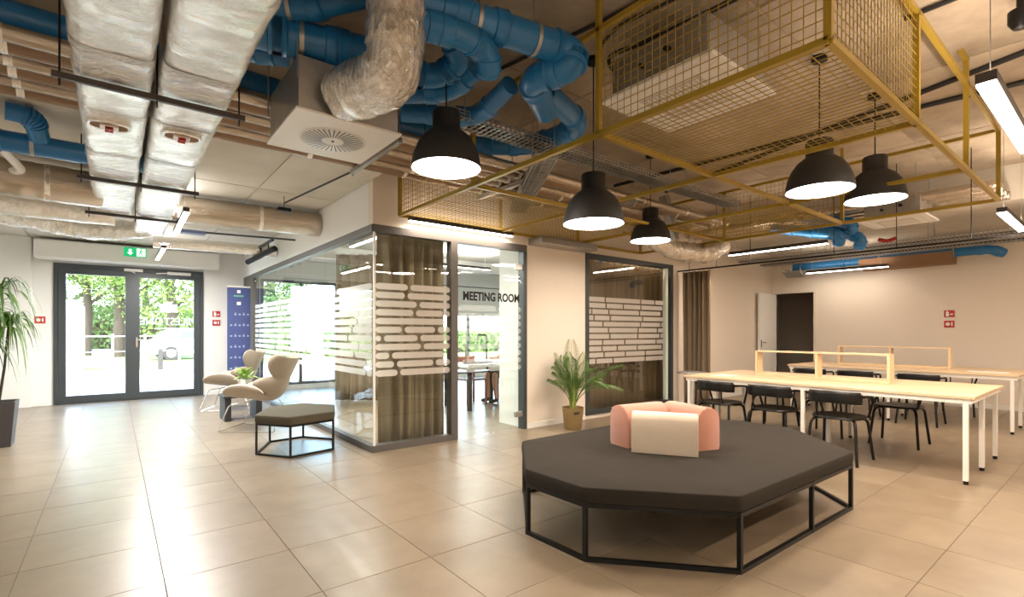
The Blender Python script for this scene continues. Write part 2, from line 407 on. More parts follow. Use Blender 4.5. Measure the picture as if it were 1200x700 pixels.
# ceilings
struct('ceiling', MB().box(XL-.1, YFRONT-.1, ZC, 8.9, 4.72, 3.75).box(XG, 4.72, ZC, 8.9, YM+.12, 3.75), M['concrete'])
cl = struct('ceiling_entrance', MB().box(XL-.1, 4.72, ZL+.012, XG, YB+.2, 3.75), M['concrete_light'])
for a, b in [(-2.28, -1.12), (-1.10, .06), (.08, 1.24), (1.26, 2.12)]:
    for k in range(5):
        y1 = 4.74+k*1.4; part('ceiling_panel', MB().box(a, y1, ZL, b, min(y1+1.38, YB), ZL+.02), M['concrete_light'], cl)
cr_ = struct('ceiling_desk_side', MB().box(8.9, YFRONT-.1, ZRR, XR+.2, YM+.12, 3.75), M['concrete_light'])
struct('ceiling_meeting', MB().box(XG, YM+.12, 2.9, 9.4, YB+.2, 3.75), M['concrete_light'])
cmain = bpy.data.objects['ceiling']
for i in range(6):
    for j in range(5):
        xa = -2.28+i*1.86; ya = YFRONT+.02+j*1.58
        part('ceiling_panel', MB().box(xa, ya, ZC-.008, min(xa+1.845, 8.88), min(ya+1.565, 4.70), ZC+.01), M['concrete'], cmain)

# ------------------------------------------------------------------ entrance doors
def frame_xz(mb, x0, x1, z0, z1, y0, y1, wl, wr=None, wt=None, wb=None):
    wr = wl if wr is None else wr; wt = wl if wt is None else wt; wb = wl if wb is None else wb
    mb.box(x0, y0, z0, x0+wl, y1, z1); mb.box(x1-wr, y0, z0, x1, y1, z1)
    mb.box(x0+wl, y0, z1-wt, x1-wr, y1, z1); mb.box(x0+wl, y0, z0, x1-wr, y1, z0+wb); return mb
door1 = struct('door_1', frame_xz(MB(), ED0, ED1, 0, EDH, YB-.03, YB+.08, .055, .055, .07, .02), M['dark_frame'])
for a, b in [(ED0+.058, .262), (.270, ED1-.058)]:
    lf = part('door_leaf', frame_xz(MB(), a, b, .022, EDH-.072, YB-.015, YB+.05, .105, .105, .11, .12), M['dark_frame'], door1, bevel=.004)
    part('glass_pane', MB().box(a+.10, YB+.012, .13, b-.10, YB+.022, EDH-.17), M['glass'], lf)
part('astragal', MB().box(.235, YB-.02, .022, .297, YB-.016, EDH-.072), M['dark_frame'], door1)
mb = MB().tube(fillet([(.33, YB-.02, 1.12), (.33, YB-.075, 1.12), (.46, YB-.075, 1.12)], .015), .010)
mb.box(.315, YB-.024, .98, .345, YB-.015, 1.17); part('handle', mb, M['chrome'], door1, smooth=True, label='chrome door handle with lock plate')
part('door_closer', MB().box(.80, YB-.09, EDH-.10, 1.18, YB-.03, EDH-.045).bar((.86, YB-.09, EDH-.07), (.62, YB-.13, EDH-.10), .015), M['white_metal'], door1, bevel=.004, label='white door closer')
part('door_closer', MB().box(.14, YB-.08, EDH-.08, .42, YB-.03, EDH-.03).bar((.18, YB-.08, EDH-.05), (.30, YB-.12, EDH-.11), .015), M['white_metal'], door1, label='small white latch unit above the meeting stiles')
# mirrored sign lettering on the right leaf (painted on the outside face)
def text_mesh(s, size, depth=.001, bold=0):
    cu = bpy.data.curves.new('txt', 'FONT'); cu.body = s; cu.size = size; cu.extrude = depth; cu.align_x = 'CENTER'; cu.align_y = 'CENTER'; cu.resolution_u = 3; cu.offset = bold
    o = bpy.data.objects.new('txt', cu); COL.objects.link(o); dg = bpy.context.evaluated_depsgraph_get()
    me = bpy.data.meshes.new_from_object(o.evaluated_get(dg)); bpy.data.objects.remove(o); bpy.data.curves.remove(cu); return me
def place_text(name, s, size, origin, ux, uz, m, parent=None, width=None, label=None, bold=0):
    me = text_mesh(s, size, bold=bold); ux = Vector(ux); uz = Vector(uz); un = ux.cross(uz)
    xs = [v.co.x for v in me.vertices]; k = (width/(max(xs)-min(xs))) if width else 1
    off = Vector(ORG.get(parent.name, (0,0,0))) if parent else Vector((0,0,0))
    for v in me.vertices: v.co = Vector(origin)+ux*v.co.x*k+uz*v.co.y+un*v.co.z-off
    me.materials.clear(); me.materials.append(m); me.name = name
    o = bpy.data.objects.new(name, me); COL.objects.link(o)
    if parent: o.parent = parent
    if label: o['label'] = label
    return o
cxd = .83
place_text('lettering', 'MILESTONE', .20, (cxd, YB+.03, 1.47), (-1,0,0), (0,0,1), M['door_text'], door1, width=.90, label='white shop lettering seen mirrored from inside')
mb = MB()
for k in range(3): mb.box(cxd-.14, YB+.028, 1.66+k*.055, cxd+.14, YB+.031, 1.70+k*.055)
mb.box(cxd-.05, YB+.028, 1.82, cxd+.05, YB+.031, 1.85); mb.box(cxd-.22, YB+.028, 1.33, cxd+.22, YB+.031, 1.35)
part('emblem', mb, M['door_text'], door1, label='white striped block emblem on the glass')

# far windows of the meeting room
for n_, (a, b) in enumerate([(2.45, 4.12), (6.5, 9.1)]):
    zt_ = (2.42, 2.55)[n_]; wn = struct('window_%d' % (n_+1), frame_xz(MB(), a, b, .10, zt_, YB, YB+.09, .06), M['dark_frame'])
    mid = (a+b)/2
    part('mullion', MB().box(mid-.03, YB+.01, .16, mid+.03, YB+.08, zt_-.06), M['dark_frame'], wn)
    for p, q in [(a+.06, mid-.03), (mid+.03, b-.06)]:
        part('glass_pane', MB().box(p, YB+.04, .16, q, YB+.05, zt_-.06), M['glass'], wn)

part('added_panel', MB().box(6.53, YB-.03, 1.72, 9.07, YB-.025, 2.52), M['wallwhite'], bpy.data.objects['window_2'], label='added white panel dimming the overbright upper window')  # white panel added to block bright sky behind the door lettering
# ------------------------------------------------------------------ glass partition of the meeting room
gp = thing('glass_partition', 'frameless glass wall with white strip film between entrance area and meeting room', 'glass wall', (XG, 8, 0))
part('top_rail', MB().box(XG-.01, YM, 2.335, XG+.07, 10.86, 2.415), M['brown_frame'], gp)
part('bottom_rail', MB().box(XG-.01, YM, 0, XG+.07, 10.86, .065), M['brown_frame'], gp)
part('end_post', MB().box(XG-.01, 10.80, .065, XG+.07, 10.86, 2.335), M['brown_frame'], gp)
ys = [YM+.02, 5.78, 6.62, 7.75, 9.2, 10.80]
for a, b in zip(ys, ys[1:]):
    part('glass_pane', MB().box(XG+.02, a+.003, .065, XG+.03, b-.003, 2.335), M['glass'], gp)
def strip_poly(u0, u1, v0, v1, seg=4):
    r = min((v1-v0)/2, (u1-u0)/2); cy = (v0+v1)/2; pts = []
    for k in range(seg+1):
        a = -PI/2+PI*k/seg; pts.append((u1-r+r*math.cos(a), cy+r*math.sin(a)))
    for k in range(seg+1):
        a = PI/2+PI*k/seg; pts.append((u0+r+r*math.cos(a), cy+r*math.sin(a)))
    return pts
def film(mb, u0, u1, fn, rows=11, ztop=1.80, pitch=.0935, h=.068, lmin=.35, lmax=1.1, gap=.03, seed=1, square=False):
    rd = random.Random(seed)
    for r in range(rows):
        z1 = ztop-r*pitch; z0 = z1-h; u = u0-rd.random()*lmax*.6
        while u < u1:
            L_ = rd.uniform(lmin, lmax); a = max(u, u0); b = min(u+L_, u1)
            if b-a > .06:
                if square: poly = [(a, z0), (b, z0), (b, z1), (a, z1)]
                else: poly = strip_poly(a, b, z0, z1)
                n = len(poly); vs = [fn(p, q) for p, q in poly]; mb.add(vs, [tuple(range(n))])
            u += L_+gap
    return mb
part('frosted_film', film(MB(), YM+.06, 10.74, lambda u, v: (XG+.015, u, v), lmin=.7, lmax=1.9, seed=3), M['film_clear'], gp, fix=False, label='white rounded strips of frosted film')

mf = thing('glass_screen', 'glass screen with white film strips left of meeting room door, brown curtain behind', 'glass wall', (2.6, YM, 0))
part('top_rail', MB().box(XG, YM-.01, 2.335, 4.25, YM+.09, 2.415), M['brown_frame'], mf)
part('bottom_rail', MB().box(XG, YM-.01, 0, 3.12, YM+.09, .07), M['brown_frame'], mf)
part('post', MB().box(3.09, YM-.012, 0, 3.18, YM+.10, 2.335), M['brown_frame'], mf)
part('corner_joint', MB().box(XG+.01, YM+.0, .07, XG+.03, YM+.02, 2.335), M['white_metal'], mf)
part('glass_pane', MB().box(XG+.03, YM+.02, .07, 3.09, YM+.03, 2.335), M['glass'], mf)
part('frosted_film', film(MB(), XG+.035, 3.085, lambda u, v: (u, YM+.012, v), seed=11, lmin=.3, lmax=.85), M['film'], mf, fix=False, label='white rounded strips of frosted film')

md_ = struct('door_2', MB().box(4.19, YM-.012, 0, 4.25, YM+.10, 2.335), M['dark_frame'])
lf = part('door_leaf', MB().box(3.185, YM+.02, .012, 4.18, YM+.031, 2.33), M['glass'], md_)
part('frosted_film', film(MB(), 3.20, 4.17, lambda u, v: (u, YM+.016, v), rows=9, ztop=1.60, seed=5, lmin=.5, lmax=1.2), film_mat('door_film', (.9, .93, .9), .30), md_, fix=False)
for z in (.20, 2.12):
    part('hinge', MB().box(4.07, YM+.005, z-.035, 4.20, YM+.045, z+.035), M['steel'], md_, bevel=.004, label='steel patch hinge')
place_text('lettering', 'MEETING ROOM', .145, (3.70, YM+.010, 1.705), (1,0,0), (0,0,1), M['text'], md_, width=.87, bold=.005, label='grey words MEETING ROOM on the glass')
part('handle', MB().tube(fillet([(3.27, YM+.02, 1.12), (3.27, YM-.04, 1.12), (3.27, YM-.04, .92), (3.27, YM+.02, .92)], .02), .009), M['steel'], md_, smooth=True)

w3 = struct('window_3', frame_xz(MB(), 5.37, 7.56, .05, 2.43, YM-.015, YM+.10, .07), M['dark_frame'])
part('glass_pane', MB().box(5.44, YM+.03, .12, 6.62, YM+.04, 2.36), M['glass2'], w3)
part('glass_pane', MB().box(6.625, YM+.03, .12, 7.33, YM+.04, 2.36), M['glass2'], w3)
part('mullion', MB().box(7.36, YM+.0, .12, 7.43, YM+.05, 2.36), mat('pale_edge', (.62, .72, .66), .3), w3, label='pale green glass edge strip')
part('glass_pane', MB().box(7.435, YM+.03, .12, 7.49, YM+.04, 2.36), M['glass2'], w3)
part('frosted_film', film(MB(), 5.45, 7.32, lambda u, v: (u, YM+.022, v), rows=11, ztop=1.80, pitch=.093, h=.070, lmin=.3, lmax=.9, gap=.03, seed=23, square=True), M['film'], w3, fix=False, label='white brick-like strips of frosted film')

# open door on the right wall
d3 = struct('door_3', MB().box(XR-.01, 4.14, 0, XR+.17, 4.20, 2.16).box(XR-.01, 4.98, 0, XR+.17, 5.028, 2.16).box(XR-.01, 4.20, 2.10, XR+.17, 4.98, 2.16), M['wall'])
lf = part('door_leaf', MB().box(XR-.80, 4.935, .01, XR-.01, 4.975, 2.09), M['wallwhite'], d3, bevel=.003)
part('door_handle', MB().tube(fillet([(XR-.73, 4.935, 1.05), (XR-.73, 4.88, 1.05), (XR-.62, 4.88, 1.05)], .015), .009).box(XR-.75, 4.928, .95, XR-.71, 4.937, 1.10), M['chrome'], lf, smooth=True)

# ------------------------------------------------------------------ curtains
def curtain(name, p0, p1, z0, z1, folds, amp, label, group=None, cat='curtain', seed=1):
    rd = random.Random(seed); a = Vector((*p0, 0)); b = Vector((*p1, 0)); d = (b-a); n = Vector((-d.y, d.x, 0)).normalized()
    ph = [rd.uniform(-.5, .5) for _ in range(folds*2+3)]
    nu, nv = folds*14+1, 10
    def fn(u, v):
        k = u*folds; i = int(k); wob = ph[min(i, len(ph)-1)]*(1-(k-i))+ph[min(i+1, len(ph)-1)]*(k-i)
        off = math.sin(2*PI*k+wob*1.5)*amp*(.75+.25*v+.2*wob)*(1-.15*math.sin(v*PI))
        p = a+d*u+n*(off+amp*.35*math.sin(2*PI*k*2.3+wob*4)*(1-.3*v)+wob*.05*(1-v)**2); sway = wob*.05*(1-v)**1.5
        p = p+d.normalized()*sway; return (p.x, p.y, z0+(z1-z0)*v)
    o = solo(name, MB().grid(fn, nu, nv), M['curtain'], label, cat, group, loc=((a.x+b.x)/2, (a.y+b.y)/2, z0), smooth=80)
    o.modifiers.new('s', 'SOLIDIFY').thickness = .004; return o
curtain('curtain', (2.30, 5.27), (3.12, 5.27), .02, 2.38, 6, .06, 'taupe curtain hanging inside the meeting room behind the strip-film glass screen', seed=2)
curtain('curtain', (5.35, 5.36), (7.70, 5.36), .02, 2.40, 13, .06, 'taupe curtain behind the dark-framed window with brick-like film strips', seed=4)
curtain('curtain', (7.70, 4.94), (7.70, 4.40), .04, 2.30, 6, .05, 'taupe curtain gathered at the wall end of the thin black ceiling rail', seed=6)
cr = thing('curtain_rail', 'thin black curtain rail hanging on rods across the desk area', 'curtain rail', (7.7, 3, 2.33))
part('rail', MB().bar((7.7, 5.02, 2.33), (7.7, .6, 2.33), .022), M['black'], cr)
for y in (4.8, 4.3, 3.75, 2.6, 1.9, 1.2):
    part('hanger_rod', MB().tube([(7.7, y, 2.33), (7.7, y, ZC)], .005, 6), M['black'], cr)
# meeting room side curtain
curtain('curtain', (3.2, 9.2), (4.35, 8.3), .02, 2.7, 9, .05, 'brown curtain deep inside the meeting room seen through the glass wall', seed=8)

# ------------------------------------------------------------------ octagonal bench
def rounded(poly, r, seg=4):
    n = len(poly); out = []
    for i in range(n):
        a, b, c = Vector(poly[i-1]), Vector(poly[i]), Vector(poly[(i+1) % n])
        d1 = (a-b).normalized()*r; d2 = (c-b).normalized()*r
        for k in range(seg+1):
            t = k/seg; p = (b+d1)*(1-t)**2+b*2*t*(1-t)+(b+d2)*t*t; out.append((p.x, p.y))
    return out
def scaled(poly, g):
    cx = sum(p[0] for p in poly)/len(poly); cy = sum(p[1] for p in poly)/len(poly)
    return [(cx+(x-cx)*(1+g/math.hypot(x-cx, y-cy)), cy+(y-cy)*(1+g/math.hypot(x-cx, y-cy))) for x, y in poly]
def cushion_mesh(poly, z0, z1, r=.010, puff=.008):
    """pad: rounded outline, softened edges, slightly crowned top"""
    base = rounded(poly, .03, 4); n = len(base); cx = sum(p[0] for p in base)/n; cy = sum(p[1] for p in base)/n
    rings = [(-r, z0), (0, z0+r*.6), (.004, (z0+z1)/2), (0, z1-r*.7), (-r*.4, z1-r*.2), (-r, z1)]
    vs = []
    for g, z in rings: vs += [(x, y, z) for x, y in scaled(base, g)]
    for f in (.8, .55, .25):
        vs += [(cx+(x-cx)*f, cy+(y-cy)*f, z1+puff*(1-f)) for x, y in base]
    vs.append((cx, cy, z1+puff)); m = len(rings)+3; fs = [tuple(reversed(range(n)))]
    for i in range(m-1):
        for k in range(n): fs.append((i*n+k, i*n+(k+1) % n, (i+1)*n+(k+1) % n, (i+1)*n+k))
    for k in range(n): fs.append(((m-1)*n+k, (m-1)*n+(k+1) % n, m*n))
    return MB().add(vs, fs)
def poly_seat(name, label, pts, zf, zt, m, wd, extra=(), cross=False, base_z=.0):
    cx = sum(p[0] for p in pts)/len(pts); cy = sum(p[1] for p in pts)/len(pts)
    t = thing(name, label, 'bench' if len(pts) > 6 else 'ottoman', (cx, cy, 0))
    part('seat_cushion', cushion_mesh(scaled(pts, .02), zf, zt), m, t, smooth=35)
    n = len(pts); tp = MB(); bt = MB()
    for i in range(n):
        a, b = pts[i], pts[(i+1) % n]
        tp.bar((*a, zf-wd/2), (*b, zf-wd/2), wd); bt.bar((*a, wd/2), (*b, wd/2), wd)
    part('top_rail', tp, M['black'], t); part('bottom_rail', bt, M['black'], t)
    for a in list(pts)+list(extra):
        part('leg', MB().bar((a[0], a[1], 0), (a[0], a[1], zf), wd, up=(1, 0, 0)), M['black'], t)
    return t
B8 = [(2.53, 3.02), (2.04, 2.40), (2.05, 1.92), (2.58, 1.31), (4.14, 1.29), (4.74, 1.95), (4.74, 2.42), (4.15, 3.04)]
bench = poly_seat('octagonal_bench', 'large dark grey octagonal bench on black tube frame with three cushions on it', B8, .325, .415, M['bench'], .024, extra=[(3.47, 1.297), (3.40, 3.03)])
part('levelling_foot', MB().lathe([(0, .0), (.035, 0), (.035, .02), (.02, .04), (.02, .06), (0, .06)], (3.0, 2.15, 0), 10), M['black'], bench, label='small black foot under the middle of the bench')
part('centre_strut', MB().bar((3.0, 2.15, .05), (3.0, 2.15, .325), .02, up=(1,0,0)), M['black'], bench)
O6 = [(1.15, 5.70), (1.39, 5.34), (1.85, 5.43), (2.02, 5.93), (1.78, 6.28), (1.40, 6.24)]
poly_seat('hexagonal_ottoman', 'small olive grey hexagonal ottoman on black frame beside the glass wall', O6, .33, .415, M['olive'], .02)

# cushions: a padded back-rest with flat base and rounded top, extruded along its length
def back_cushion(name, a, b, th, h, m, label, side=1, z0=.422):
    a = Vector((*a, 0)); b = Vector((*b, 0)); d = b-a; L_ = d.length; ux = d.normalized(); uy = Vector((-ux.y, ux.x, 0))*side
    prof = [(0, 0), (.5, 0), (1, 0), (1.02, .06), (1.0, .35), (.97, .62), (.90, .83), (.76, .95), (.55, 1.0), (.30, .985), (.10, .93), (0, .82), (-.02, .5), (-.02, .06)]
    n = len(prof); secs = [(0, .95), (.008, .985), (.03, 1), (.5, 1.005), (.97, 1), (.992, .985), (1, .95)]; vs = []
    for s, k in secs:
        for (p, q) in prof:
            pp = .5+(p-.5)*k; qq = q*(k if q > .5 else 1)+.0
            v = a+ux*(s*L_)+uy*(pp*th); vs.append((v.x, v.y, z0+qq*h))
    fs = [tuple(range(n)), tuple(reversed([(len(secs)-1)*n+i for i in range(n)]))]
    for i in range(len(secs)-1):
        for k in range(n): fs.append((i*n+k, i*n+(k+1) % n, (i+1)*n+(k+1) % n, (i+1)*n+k))
    mid = a+d*.5
    t = thing(name, label, 'cushion', (mid.x, mid.y, z0))
    part('pad', MB().add(vs, fs), m, t, smooth=50)
    # piping along the end seams
    for s in (.012, .988):
        path = []
        for (p, q) in prof[2:]:
            v = a+ux*(s*L_)+uy*((.5+(p-.5)*.985)*th); path.append((v.x, v.y, z0+q*h*.985))
        part('piping', MB().tube(path, .004, 6), m, t, smooth=True)
    return t
back_cushion('cushion', (2.87, 2.245), (3.105, 1.865), .13, .285, M['cream'], 'cream woven cushion standing at front of the trio on the bench', side=1)
back_cushion('cushion', (2.97, 2.52), (3.39, 2.45), .20, .305, M['pink'], 'dusty pink cushion on the bench, left behind the cream one', side=-1)
back_cushion('cushion', (3.44, 1.90), (3.57, 2.31), .20, .305, M['pink'], 'dusty pink cushion on the bench, right behind the cream one', side=1)

# ------------------------------------------------------------------ desks
def desk(label, x0, x1, y0, y1, group):
    cx, cy = (x0+x1)/2, (y0+y1)/2; t = thing('bench_desk', label, 'desk', (cx, cy, 0))
    for a, b in [(x0, cx-.004), (cx+.004, x1)]:
        part('tabletop', MB().box(a, y0, .715, b, y1, .74), M['birch'], t, bevel=.003)
    fr = MB()
    for x in (x0+.03, cx, x1-.03): fr.box(x-.015, y0+.02, .675, x+.015, y1-.02, .714)
    for y in (y0+.04, cy, y1-.04): fr.box(x0+.03, y-.015, .675, x1-.03, y+.015, .714)
    part('frame', fr, M['white_metal'], t)
    for y in (y0+.06, cy-.02, y1-.06):
        for x, ww in ((x0+.03, .018), (cx, .028), (x1-.03, .018)):
            l = part('leg', MB().box(x-ww, y-.018, .03, x+ww, y+.018, .675), M['white_metal'], t, bevel=.003)
            part('foot', MB().lathe([(.018, 0), (.018, .03)], (x, y, 0), 10, cap=True), M['black'], l, smooth=True, label='black levelling foot')
    return t
desk('long birch desk with white legs nearest to the octagonal bench', 5.53, 6.95, .84, 3.52, 'desks')
desk('long birch desk with white legs standing by the far beige wall', 8.70, 10.12, .92, 3.62, 'desks')
def divider(label, x, ys_, z=.74, dx=.15):
    t = thing('shelf_divider', label, 'shelf', (x, sum(ys_)/3, z))
    h = .29
    for y in ys_: part('upright', MB().box(x-dx/2, y-.012, z+.001, x+dx/2, y+.012, z+h), M['birch'], t, bevel=.002)
    part('top_board', MB().box(x-dx/2-.001, ys_[0]-.012, z+h, x+dx/2+.001, ys_[-1]+.012, z+h+.018), M['birch'], t, bevel=.002)
    for a, b in zip(ys_, ys_[1:]): part('bottom_board', MB().box(x-dx/2, a+.0125, z+.001, x+dx/2, b-.0125, z+.03), M['birch'], t, bevel=.002)
divider('open birch shelf divider along the middle of the nearer desk', 6.24, [1.59, 2.26, 2.93])
divider('open birch shelf divider along the middle of the far desk', 9.41, [1.69, 2.39, 3.08])

# ------------------------------------------------------------------ cafe chairs
def cafe_chair(label, group):
    t = thing('tube_chair', label, 'chair', (0, 0, 0), group)
    seat = [(.225*math.copysign(abs(math.cos(a))**.8, math.cos(a)), .225*math.copysign(abs(math.sin(a))**.8, math.sin(a))) for a in [2*PI*k/28 for k in range(28)]]
    mb = MB(); n = 28
    vs = [(x*.97, y*.97, .425) for x, y in seat]+[(x, y, .435) for x, y in seat]+[(x*.97, y*.97, .447) for x, y in seat]+[(x*.6, y*.6, .440) for x, y in seat]
    fs = [tuple(reversed(range(n)))]+[(i*n+k, i*n+(k+1) % n, (i+1)*n+(k+1) % n, (i+1)*n+k) for i in range(3) for k in range(n)]+[tuple(3*n+k for k in range(n))]
    part('seat', mb.add(vs, fs), M['black'], t, smooth=50)
    for sx in (1, -1):
        for sy in (1, -1):
            part('leg', MB().tube(fillet([(sx*.05, sy*.13, .412), (sx*.17, sy*.19, .412), (sx*.235, sy*.225, 0)], .06, 5), .0135, 8), M['black'], t, smooth=60)
    def band(u, v):
        a = PI+(u-.5)*2*math.radians(62); r = .265+.004*math.sin(v*PI); z = .59+.115*v-.012*abs(u-.5)*2
        return (-.0+r*math.cos(a)*.98, r*math.sin(a), z)
    o = part('backrest', MB().grid(band, 17, 5), M['black'], t, smooth=60); o.modifiers.new('s', 'SOLIDIFY').thickness = .014
    for sy in (1, -1):
        part('back_rod', MB().tube(fillet([(-.15, sy*.12, .42), (-.22, sy*.13, .50), (-.225, sy*.13, .68)], .04), .008, 8), M['black'], t, smooth=60)
        part('arm', MB().tube(fillet([(-.13, sy*.245, .655), (.06, sy*.262, .65), (.15, sy*.25, .62), (.17, sy*.20, .425)], .07), .012, 8), M['black'], t, smooth=60)
    return t
ch = cafe_chair('black tube chair at the near desk, the one nearest the camera, back towards the bench', None)
ch.location = (5.68, 1.87, 0)
for (x, y, r, lab) in [
    (5.68, 2.50, 0, 'black tube chair in the middle of the row between octagonal bench and near desk'),
    (5.68, 3.12, 0, 'black tube chair at the curtain end of the row between bench and near desk'),
    (6.99, 1.70, PI, 'black tube chair on the far side of near desk, seat showing under the tabletop'),
    (6.99, 2.42, PI, 'black tube chair between the two desks, middle of those facing the bench'),
    (6.99, 3.08, PI, 'black tube chair between the two desks, by the curtain end, facing the bench'),
    (8.76, 1.89, 0, 'black tube chair at far desk, rightmost backrest seen above the near desk'),
    (8.76, 2.64, 0, 'black tube chair at far desk, middle backrest seen above the near desk'),
    (8.76, 3.26, 0, 'black tube chair at far desk, backrest behind the shelf divider, nearest the open door'),
    (10.25, 1.75, PI, 'black tube chair by the far wall, legs seen below the far desk, right one'),
    (10.25, 2.55, PI, 'black tube chair by the far wall, legs seen below the far desk, middle one')]:
    dup(ch, (x, y, 0), r, lab)

# ------------------------------------------------------------------ papers / small things on desks
solo('paper_sheet', MB().box(5.75, 3.05, .741, 6.03, 3.30, .744), M['white_plastic'], 'white paper stack on the near desk, left of the shelf divider', 'paper')
solo('paper_sheet', MB().box(8.95, 1.05, .741, 9.2, 1.45, .744), M['white_plastic'], 'white paper sheet on the right end of the far desk', 'paper')
tp_ = atd(811, 436, 6.95); t = thing('side_table', 'small round table with pale grey top behind the curtain end of the near desk', 'table', (tp_.x, tp_.y, 0))
part('tabletop', MB().lathe([(0, tp_.z-.02), (.20, tp_.z-.02), (.205, tp_.z-.01), (.20, tp_.z), (0, tp_.z)], (tp_.x, tp_.y, 0), 28), M['steel'], t, smooth=40)
part('pedestal', MB().tube([(tp_.x, tp_.y, .02), (tp_.x, tp_.y, tp_.z-.02)], .03, 14), M['white_metal'], t, smooth=40)
part('base', MB().lathe([(0, 0), (.17, 0), (.17, .012), (.03, .025), (0, .025)], (tp_.x, tp_.y, 0), 24), M['white_metal'], t, smooth=40)
solo('wall_socket', MB().box(8.95, YM-.012, .30, 9.12, YM-.001, .38), M['white_plastic'], 'white double socket low on the wall right of the gathered curtain', 'socket', bevel=.003)

# ------------------------------------------------------------------ lounge chairs
def lounge(label, loc, rz):
    t = thing('lounge_chair', label, 'armchair', (0, 0, 0))
    pr = [(.40, .425), (.30, .41), (.12, .385), (-.06, .365), (-.18, .385), (-.26, .46), (-.31, .56), (-.35, .66), (-.39, .76), (-.43, .85), (-.465, .93)]
    def P_(t_):
        k = t_*(len(pr)-1); i = min(int(k), len(pr)-2); f = k-i
        p0 = pr[max(i-1, 0)]; p1 = pr[i]; p2 = pr[i+1]; p3 = pr[min(i+2, len(pr)-1)]
        return tuple(.5*((2*b)+(-a+c)*f+(2*a-5*b+4*c-d)*f*f+(-a+3*b-3*c+d)*f**3) for a, b, c, d in zip(p0, p1, p2, p3))
    def hw(t_):
        if t_ < .44: s = t_/.44; return .15+.22*math.sin(PI*min(1, .12+s*.84))**.55
        if t_ < .70: s = (t_-.44)/.26; return .17+.23*math.sin(PI*min(1, .04+s*.92))**.6
        s = (t_-.70)/.30; return .16+.20*math.sin(PI*min(.9, .05+s*.75))**.6
    def fn(u, v):
        x, z = P_(u); x2, z2 = P_(min(u+.02, 1)); x1, z1 = P_(max(u-.02, 0))
        tx, tz = x2-x1, z2-z1; l = math.hypot(tx, tz); nx, nz = -tz/l, tx/l
        if nx*1+nz*1 < 0: nx, nz = -nx, -nz
        s = (v-.5)*2; w_ = hw(u); a = s*1.0
        curl = (.10+.12*math.sin(PI*min(1, u/.44)) if u < .44 else (.24 if u < .7 else .20))
        lift = curl*abs(s)**2.2*(w_/.38)
        return (x+nx*lift, s*w_*(1-.12*s*s), z+nz*lift)
    o = part('shell', MB().grid(fn, 61, 17), M['beige_shell'], t, smooth=70); o.modifiers.new('s', 'SOLIDIFY').thickness = .035
    for sy in (1, -1):
        part('sled_rod', MB().tube(fillet([(.10, sy*.12, .37), (.30, sy*.24, .34), (.42, sy*.30, .008), (-.32, sy*.30, .008), (-.16, sy*.13, .36)], .04, 4), .007, 8), M['chrome'], t, smooth=60, label='thin chrome sled rod')
    part('cross_rod', MB().tube([(.415, -.30, .012), (.415, .30, .012)], .006, 8), M['chrome'], t, smooth=True)
    t.location = loc; t.rotation_euler = (0, 0, rz); return t
lg = lounge('beige lobed lounge chair on chrome rods right behind the hexagonal ottoman', (1.53, 7.22, 0), math.radians(140))
dup(lg, (1.56, 9.35, 0), math.radians(152), 'beige lobed lounge chair farther back, in front of the blue banner')
t = thing('side_table', 'low dark block table between the two lounge chairs', 'table', (1.45, 8.25, 0))
part('tabletop', MB().box(1.20, 8.02, .33, 1.72, 8.50, .36), M['black_matte'], t, bevel=.004)
for x in (1.22, 1.62): part('side_panel', MB().box(x, 8.04, 0, x+.08, 8.48, .33), M['black_matte'], t)
t = thing('potted_plant', 'small leafy plant in a white pot on the dark low table', 'plant', (1.5, 8.2, .361))
part('pot', MB().lathe([(.07, .361), (.095, .58), (.085, .58), (.08, .55), (0, .55)], (1.5, 8.2, 0), 20), M['white_plastic'], t, smooth=True)
rd = random.Random(3)
for k in range(26):
    a = rd.uniform(0, 2*PI); r = rd.uniform(.10, .30); z = .60+rd.uniform(-.03, .18)
    p = Vector((1.5, 8.2, .57)); q = Vector((1.5+r*math.cos(a), 8.2+r*math.sin(a), z)); s = Vector((-math.sin(a), math.cos(a), 0))*.03
    m_ = (p+q)/2+Vector((0,0,.05)); part('leaf', MB().add([p, m_-s, q, m_+s], [(0,1,2,3)]), M['leaf_pale'], t, fix=False)

# ------------------------------------------------------------------ potted palms
def frond(base, az, length, rise, droop, nl, ll, wd, lean=0):
    """pinnate leaf: a curved rachis with paired leaflets, one mesh"""
    mb = MB(); ax = Vector((math.cos(az), math.sin(az), 0)); sd_ = Vector((-math.sin(az), math.cos(az), 0)); pts = []
    for k in range(13):
        t = k/12; pts.append(Vector(base)+ax*(length*(t*.35+.65*t*t)*(1-.15*t))+Vector((0, 0, rise*(t*1.0)-droop*t*t*t)))
    mb.tube(pts, [.006*(1-.75*k/12) for k in range(13)], 5)
    for k in range(nl):
        t = .30+.70*k/nl; f = t*12; i = min(int(f), 11); p = pts[i].lerp(pts[i+1], f-i); tg = (pts[i+1]-pts[i]).normalized()
        L_ = ll*math.sin(PI*min(1, .18+(t-.3)*1.1))**.7
        for s in (1, -1):
            d = (sd_*s*.75+tg*.75+Vector((0, 0, -.12))).normalized(); e = p+d*L_+Vector((0, 0, -.25*L_))
            m_ = p+d*L_*.5+Vector((0,0,.02)); n_ = tg*wd
            mb.add([p, m_+n_, e, m_-n_], [(0, 1, 2, 3)])
    return mb
pc = Vector((4.72, 4.64, 0))
t = thing('potted_palm', 'green feather palm in a yellow wicker pot against the beige wall', 'plant', pc)
part('pot', MB().lathe([(.10, 0), (.115, .02), (.14, .27), (.145, .285), (.13, .285), (.125, .25), (0, .25)], pc, 28), M['basket'], t, smooth=True)
